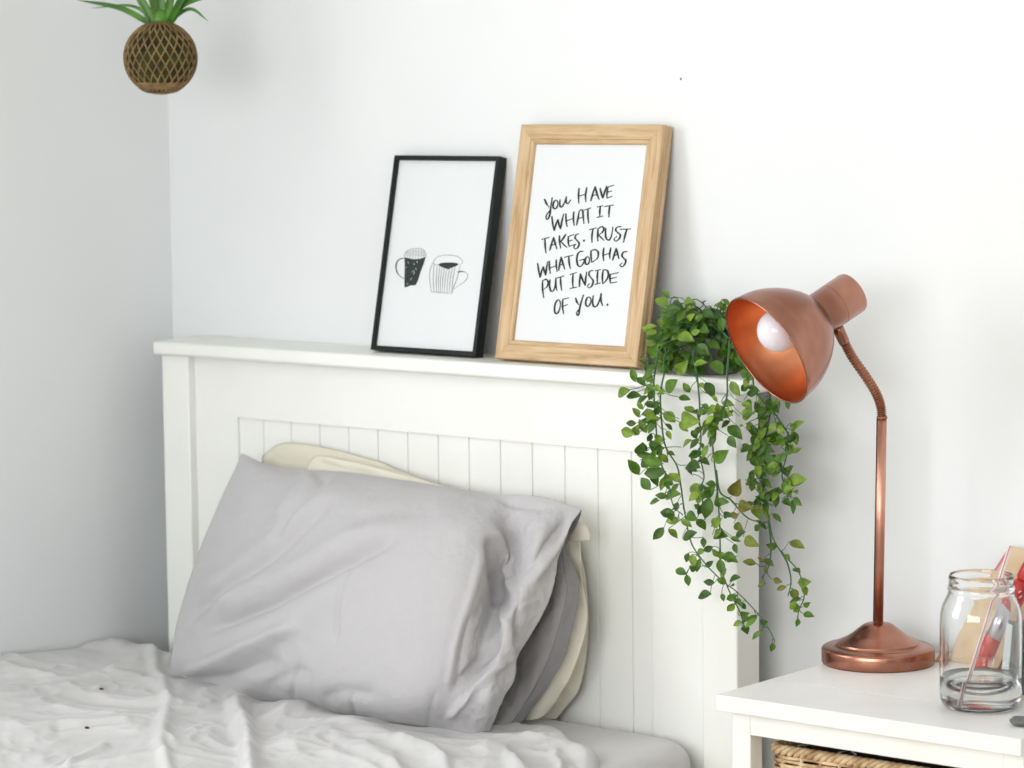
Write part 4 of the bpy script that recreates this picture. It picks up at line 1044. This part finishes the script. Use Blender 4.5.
MB().lathe([(a - 0.0001, b) for a, b in inner] + [(rc_ * 0.6, zc + 0.0005), (0.0001, zc + 0.001)], 96, TH).build('shade_lining', COPPERIN, lp)
MB().tube([TH @ Vector(((Rr - 0.0007) * math.cos(a), (Rr - 0.0007) * math.sin(a), 0.0)) for a in np.linspace(0, 2 * PI, 97)], 0.0011, 8, False).build('shade_rim', COPPER, lp)
cyl = [(rc_ * 1.06, zc + 0.001), (rc_ * 1.0, zc - 0.0025), (rc_, -Lh + 0.004), (rc_ * 0.965, -Lh + 0.0012), (rc_ * 0.90, -Lh), (0.0001, -Lh - 0.0006)]
MB().lathe(cyl, 72, TH).build('lamp_socket_housing', COPPER, lp, auto=50)
MB().lathe([(rc_ * 1.004, zc - 0.030), (rc_ * 1.004, zc - 0.0302), (rc_ * 1.004, zc - 0.0306), (rc_ * 1.002, zc - 0.0308)], 72, TH).build('housing_ring', COPPER, lp)
# globe bulb
br = 21.8 / ppm
bc, kb = on_axis(777, 334)
zb_ = -(krim - kb)
# shift so the globe sits on the axis inside the bell
boff = Vector(at_depth(778.5, 330.6, bc)) - bc
TB = Matrix.Translation(boff) @ TH @ Matrix.Translation((0, 0, zb_))
bp = [(br * math.sin(a), br * math.cos(a)) for a in np.linspace(0.001, 2.35, 24)]
bp += [(br * 0.55, -br * 0.95), (br * 0.50, -br * 1.3), (br * 0.45, zc - zb_)]
MB().lathe(bp, 48, TB).build('light_bulb', BULB, lp)

# ------------------------------------------------------------------ jar with water and straw
J = Vector((1.7049, -0.277, TZ))
jt = thing('glass_jar', J, 'clear open glass jar a quarter full of water', 'jar')
outp = [(0.0001, 0.0022), (0.036, 0.0016), (0.0395, 0.0004), (0.0425, 0.0008), (0.0470, 0.0045), (0.0497, 0.0105), (0.0507, 0.018), (0.0509, 0.06), (0.0509, 0.108), (0.0505, 0.116), (0.0494, 0.1235), (0.0470, 0.1305), (0.0440, 0.1365), (0.0415, 0.1415),
        (0.0400, 0.1455), (0.0412, 0.1475), (0.0420, 0.1500), (0.0412, 0.1525), (0.0398, 0.1540), (0.0398, 0.1590), (0.0402, 0.1610), (0.0400, 0.1650), (0.0390, 0.1672)]
inp = [(0.0378, 0.1670), (0.0372, 0.1640), (0.0370, 0.1500), (0.0382, 0.1425), (0.0410, 0.1365), (0.0442, 0.1300), (0.0468, 0.1225), (0.0480, 0.114), (0.0484, 0.104), (0.0484, 0.06), (0.0482, 0.020), (0.0465, 0.0125), (0.0420, 0.0075), (0.034, 0.0058), (0.0001, 0.0062)]
MB().lathe(outp + inp, 80, Matrix.Translation(J)).build('jar_glass', GLASS, jt, auto=60)
wp = [(0.0001, 0.0059), (0.034, 0.0055), (0.0421, 0.0072), (0.0467, 0.0123), (0.04835, 0.020), (0.04855, 0.0405), (0.0478, 0.0400), (0.046, 0.0397), (0.0001, 0.0396)]
o = MB().lathe(wp, 80, Matrix.Translation(J)).build('water', WATER)
tag(o, 'clear still water standing low in the glass jar', 'water')
sb = at_depth(956.5, 708, J); stp = at_depth(1010, 547, J)
sb = Vector((sb[0], sb[1], TZ + 0.0085)); 
sb = Vector(at_z(957, 706, TZ + 0.0085)); 
# keep inside the glass
hd = Vector((sb.x - J.x, sb.y - J.y)); 
if hd.length > 0.040: hd *= 0.040 / hd.length; sb = Vector((J.x + hd.x, J.y + hd.y, sb.z))
stv = Vector(at_depth(1010, 547, (J.x + 0.02, J.y + 0.03, 0.75)))
st = thing('drinking_straw', sb, 'white and pink striped straw leaning inside the jar', 'straw')
MB().tube([sb, stv], 0.0027, 16).build('straw_tube', STRAWW, st)
dirv = (stv - sb).normalized(); side_ = Vector((-CF[0], -CF[1], -CF[2])); side_ = (side_ - dirv * side_.dot(dirv)).normalized()
lat = dirv.cross(side_)
MB().tube([sb + side_ * 0.0022 - lat * 0.0008, stv + side_ * 0.0022 - lat * 0.0008], 0.0008, 6).build('pink_stripe', PINK, st)

# items leaning behind the jar
def slab(name, pts_px, y0, y1, th, m, sag=0.0):
    """four photo corners BL, BR, TR, TL; lower pair at y0, upper pair at y1; thickness backwards"""
    c_ = [Vector(at_y(*pts_px[0], y0)), Vector(at_y(*pts_px[1], y0)), Vector(at_y(*pts_px[2], y1)), Vector(at_y(*pts_px[3], y1))]
    nrm = (c_[1] - c_[0]).cross(c_[3] - c_[0]).normalized()
    if nrm.y < 0: nrm = -nrm
    mb = MB(); mb.add([tuple(p) for p in c_] + [tuple(p + nrm * th) for p in c_], [(0, 1, 2, 3), (7, 6, 5, 4), (0, 4, 5, 1), (1, 5, 6, 2), (2, 6, 7, 3), (3, 7, 4, 0)])
    return mb, c_, nrm
kt_ = thing('kraft_envelope', at_z(960, 668, TZ), 'tan kraft paper envelope leaning on the wall behind the jar', 'envelope')
mb, c_, nr = slab('x', [(934, 661.5), (1004, 671), (1062, 556), (1010, 546)], -0.060, -0.012, 0.004, KRAFT)
mb.build('envelope_body', KRAFT, kt_, smooth=False, bevel=0.001, seg=1)
mb = MB(); e0 = c_[0] - nr * 0.0006; e1 = c_[3] - nr * 0.0006; rt_ = (c_[1] - c_[0]).normalized()
mb.add([tuple(e0 + (e1 - e0) * .76), tuple(e0 + (e1 - e0) * .76 + rt_ * 0.003), tuple(e1 + rt_ * 0.003), tuple(e1)], [(0, 1, 2, 3)])
mb.build('pink_edge_strip', PINK, kt_, smooth=False, solid=0.0006)
def leantube(name, a, b, ya, yb, r_, m, label, cat, cap_m=None, group=None):
    A0 = Vector(at_y(*a, ya)); B0_ = Vector(at_y(*b, yb))
    t_ = thing(name, A0, label, cat, group)
    L_ = (B0_ - A0)
    MB().tube([A0, A0 + L_ * 0.02, A0 + L_ * 0.70, A0 + L_ * 0.74], [r_ * 0.8, r_, r_, r_ * 0.8], 20).build('tube_body', m, t_)
    MB().tube([A0 + L_ * 0.74, A0 + L_ * 0.76, B0_ - L_ * 0.02, B0_], [r_ * 0.7, r_ * 0.9, r_ * 0.9, r_ * 0.7], 20).build('cap', cap_m or m, t_)
    return t_, A0, L_
t_, A0, L_ = leantube('paint_tube', (976, 676), (1040, 548), -0.115, -0.060, 0.0125, CRIMSON, 'crimson paint tube leaning behind the jar', 'paint tube', CRIMSON)
mb = MB(); dv = L_.normalized(); sdv = Vector(CR) - dv * Vector(CR).dot(dv); sdv.normalize(); fv = -(Vector(CF) - dv * Vector(CF).dot(dv)).normalized()
for (u_, s_) in ((0.60, -0.3), (0.64, 0.2), (0.67, -0.1), (0.83, 0.1), (0.86, -0.4)):
    p = A0 + L_ * u_ + sdv * (0.0125 * s_) + fv * 0.0122
    MB().tube([p - dv * 0.0022, p + dv * 0.0018 + sdv * 0.002], 0.0009, 6).build('print_mark', PAPER, t_)
mb = MB(); p = A0 + L_ * 0.30
mb.tube([p, p + L_ * 0.26], 0.0129, 20); mb.build('silver_label_band', SILVER, t_)
leantube('paint_tube', (1000, 684), (1058, 585), -0.150, -0.095, 0.0105, MAROON, 'dark maroon paint tube leaning in front of the crimson one', 'paint tube', MAROON)
mb, c_, nr = slab('x', [(1006, 693), (1034, 697), (1036, 622), (1012, 618)], -0.205, -0.170, 0.003, DGREY)
tag(mb.build('card', DGREY, smooth=False, bevel=0.0006, seg=1), 'dark grey card standing at the far side of the jar', 'card')
mb, c_, nr = slab('x', [(1000, 690), (1008, 691), (1016, 624), (1009, 622)], -0.215, -0.185, 0.002, MINT)
pk = thing('paper_strip', at_z(1004, 691, TZ), 'white paper strip with mint green end behind the jar', 'paper')
mb.build('strip_sheet', PAPER, pk, smooth=False)
def lerp(a, b, t): return a + (b - a) * t
q_ = [lerp(c_[0], c_[3], .02), lerp(c_[1], c_[2], .02), lerp(c_[1], c_[2], .22), lerp(c_[0], c_[3], .22)]
MB().add([tuple(v - nr * 0.0005) for v in q_], [(0, 1, 2, 3)]).build('mint_end', MINT, pk, smooth=False, solid=0.0004)
a_ = at_z(1014, 717, TZ + 0.001)
o = MB().box((a_[0], a_[1] + 0.01, TZ + 0.0002), (nx1 - 0.004, a_[1] + 0.055, TZ + 0.0022)).build('note_paper', LILAC, bevel=0.0004, seg=1)
tag(o, 'lilac notepaper lying flat by the right edge of the nightstand', 'paper')
pb = at_z(1020.5, 721, TZ + 0.006)
mb = MB(); mb.lathe([(0.0001, -0.0058), (0.007, -0.0052), (0.0115, -0.002), (0.012, 0.001), (0.008, 0.0048), (0.0001, 0.006)], 28, Matrix.Translation((pb[0], pb[1], TZ + 0.0060)) @ Matrix.Scale(1.15, 4, (1, 0, 0)))
tag(mb.build('pebble', DGREY), 'dark grey smooth pebble on the nightstand front edge beside the jar', 'pebble')

# ------------------------------------------------------------------ light
def area(name, loc, target, sx_, sy_, power, color=(1, 1, 1), spread=PI):
    l = bpy.data.lights.new(name, 'AREA'); l.shape = 'RECTANGLE'; l.size = sx_; l.size_y = sy_; l.energy = power; l.color = color; l.spread = spread
    o = bpy.data.objects.new(name, l); COL.objects.link(o); o.location = loc
    d = Vector(target) - Vector(loc); o.rotation_euler = d.to_track_quat('-Z', 'Y').to_euler()
    return o
area('left_window_daylight', (-0.16, -2.0, 1.55), (1.0, -2.0, 1.5), 1.45, 1.4, 34, (0.98, 0.99, 1.0))
area('front_window_daylight', (2.6, RY - 0.16, 1.525), (2.6, 0, 1.3), 3.3, 1.5, 104, (0.975, 0.99, 1.0))
w_ = bpy.data.worlds.new('world'); scn.world = w_; w_.use_nodes = True
bg = w_.node_tree.nodes['Background']; bg.inputs[0].default_value = (0.95, 0.975, 1.0, 1); bg.inputs[1].default_value = 0.9
vs_ = scn.view_settings
vs_.view_transform = 'Standard'; vs_.look = 'None'; vs_.exposure = 0.04; vs_.gamma = 1.0; vs_.use_curve_mapping = False
scn.cycles.use_denoising = True
scn.cycles.max_bounces = 12; scn.cycles.transmission_bounces = 12; scn.cycles.transparent_max_bounces = 12; scn.cycles.glossy_bounces = 6
scn.cycles.caustics_refractive = True; scn.cycles.sample_clamp_indirect = 6
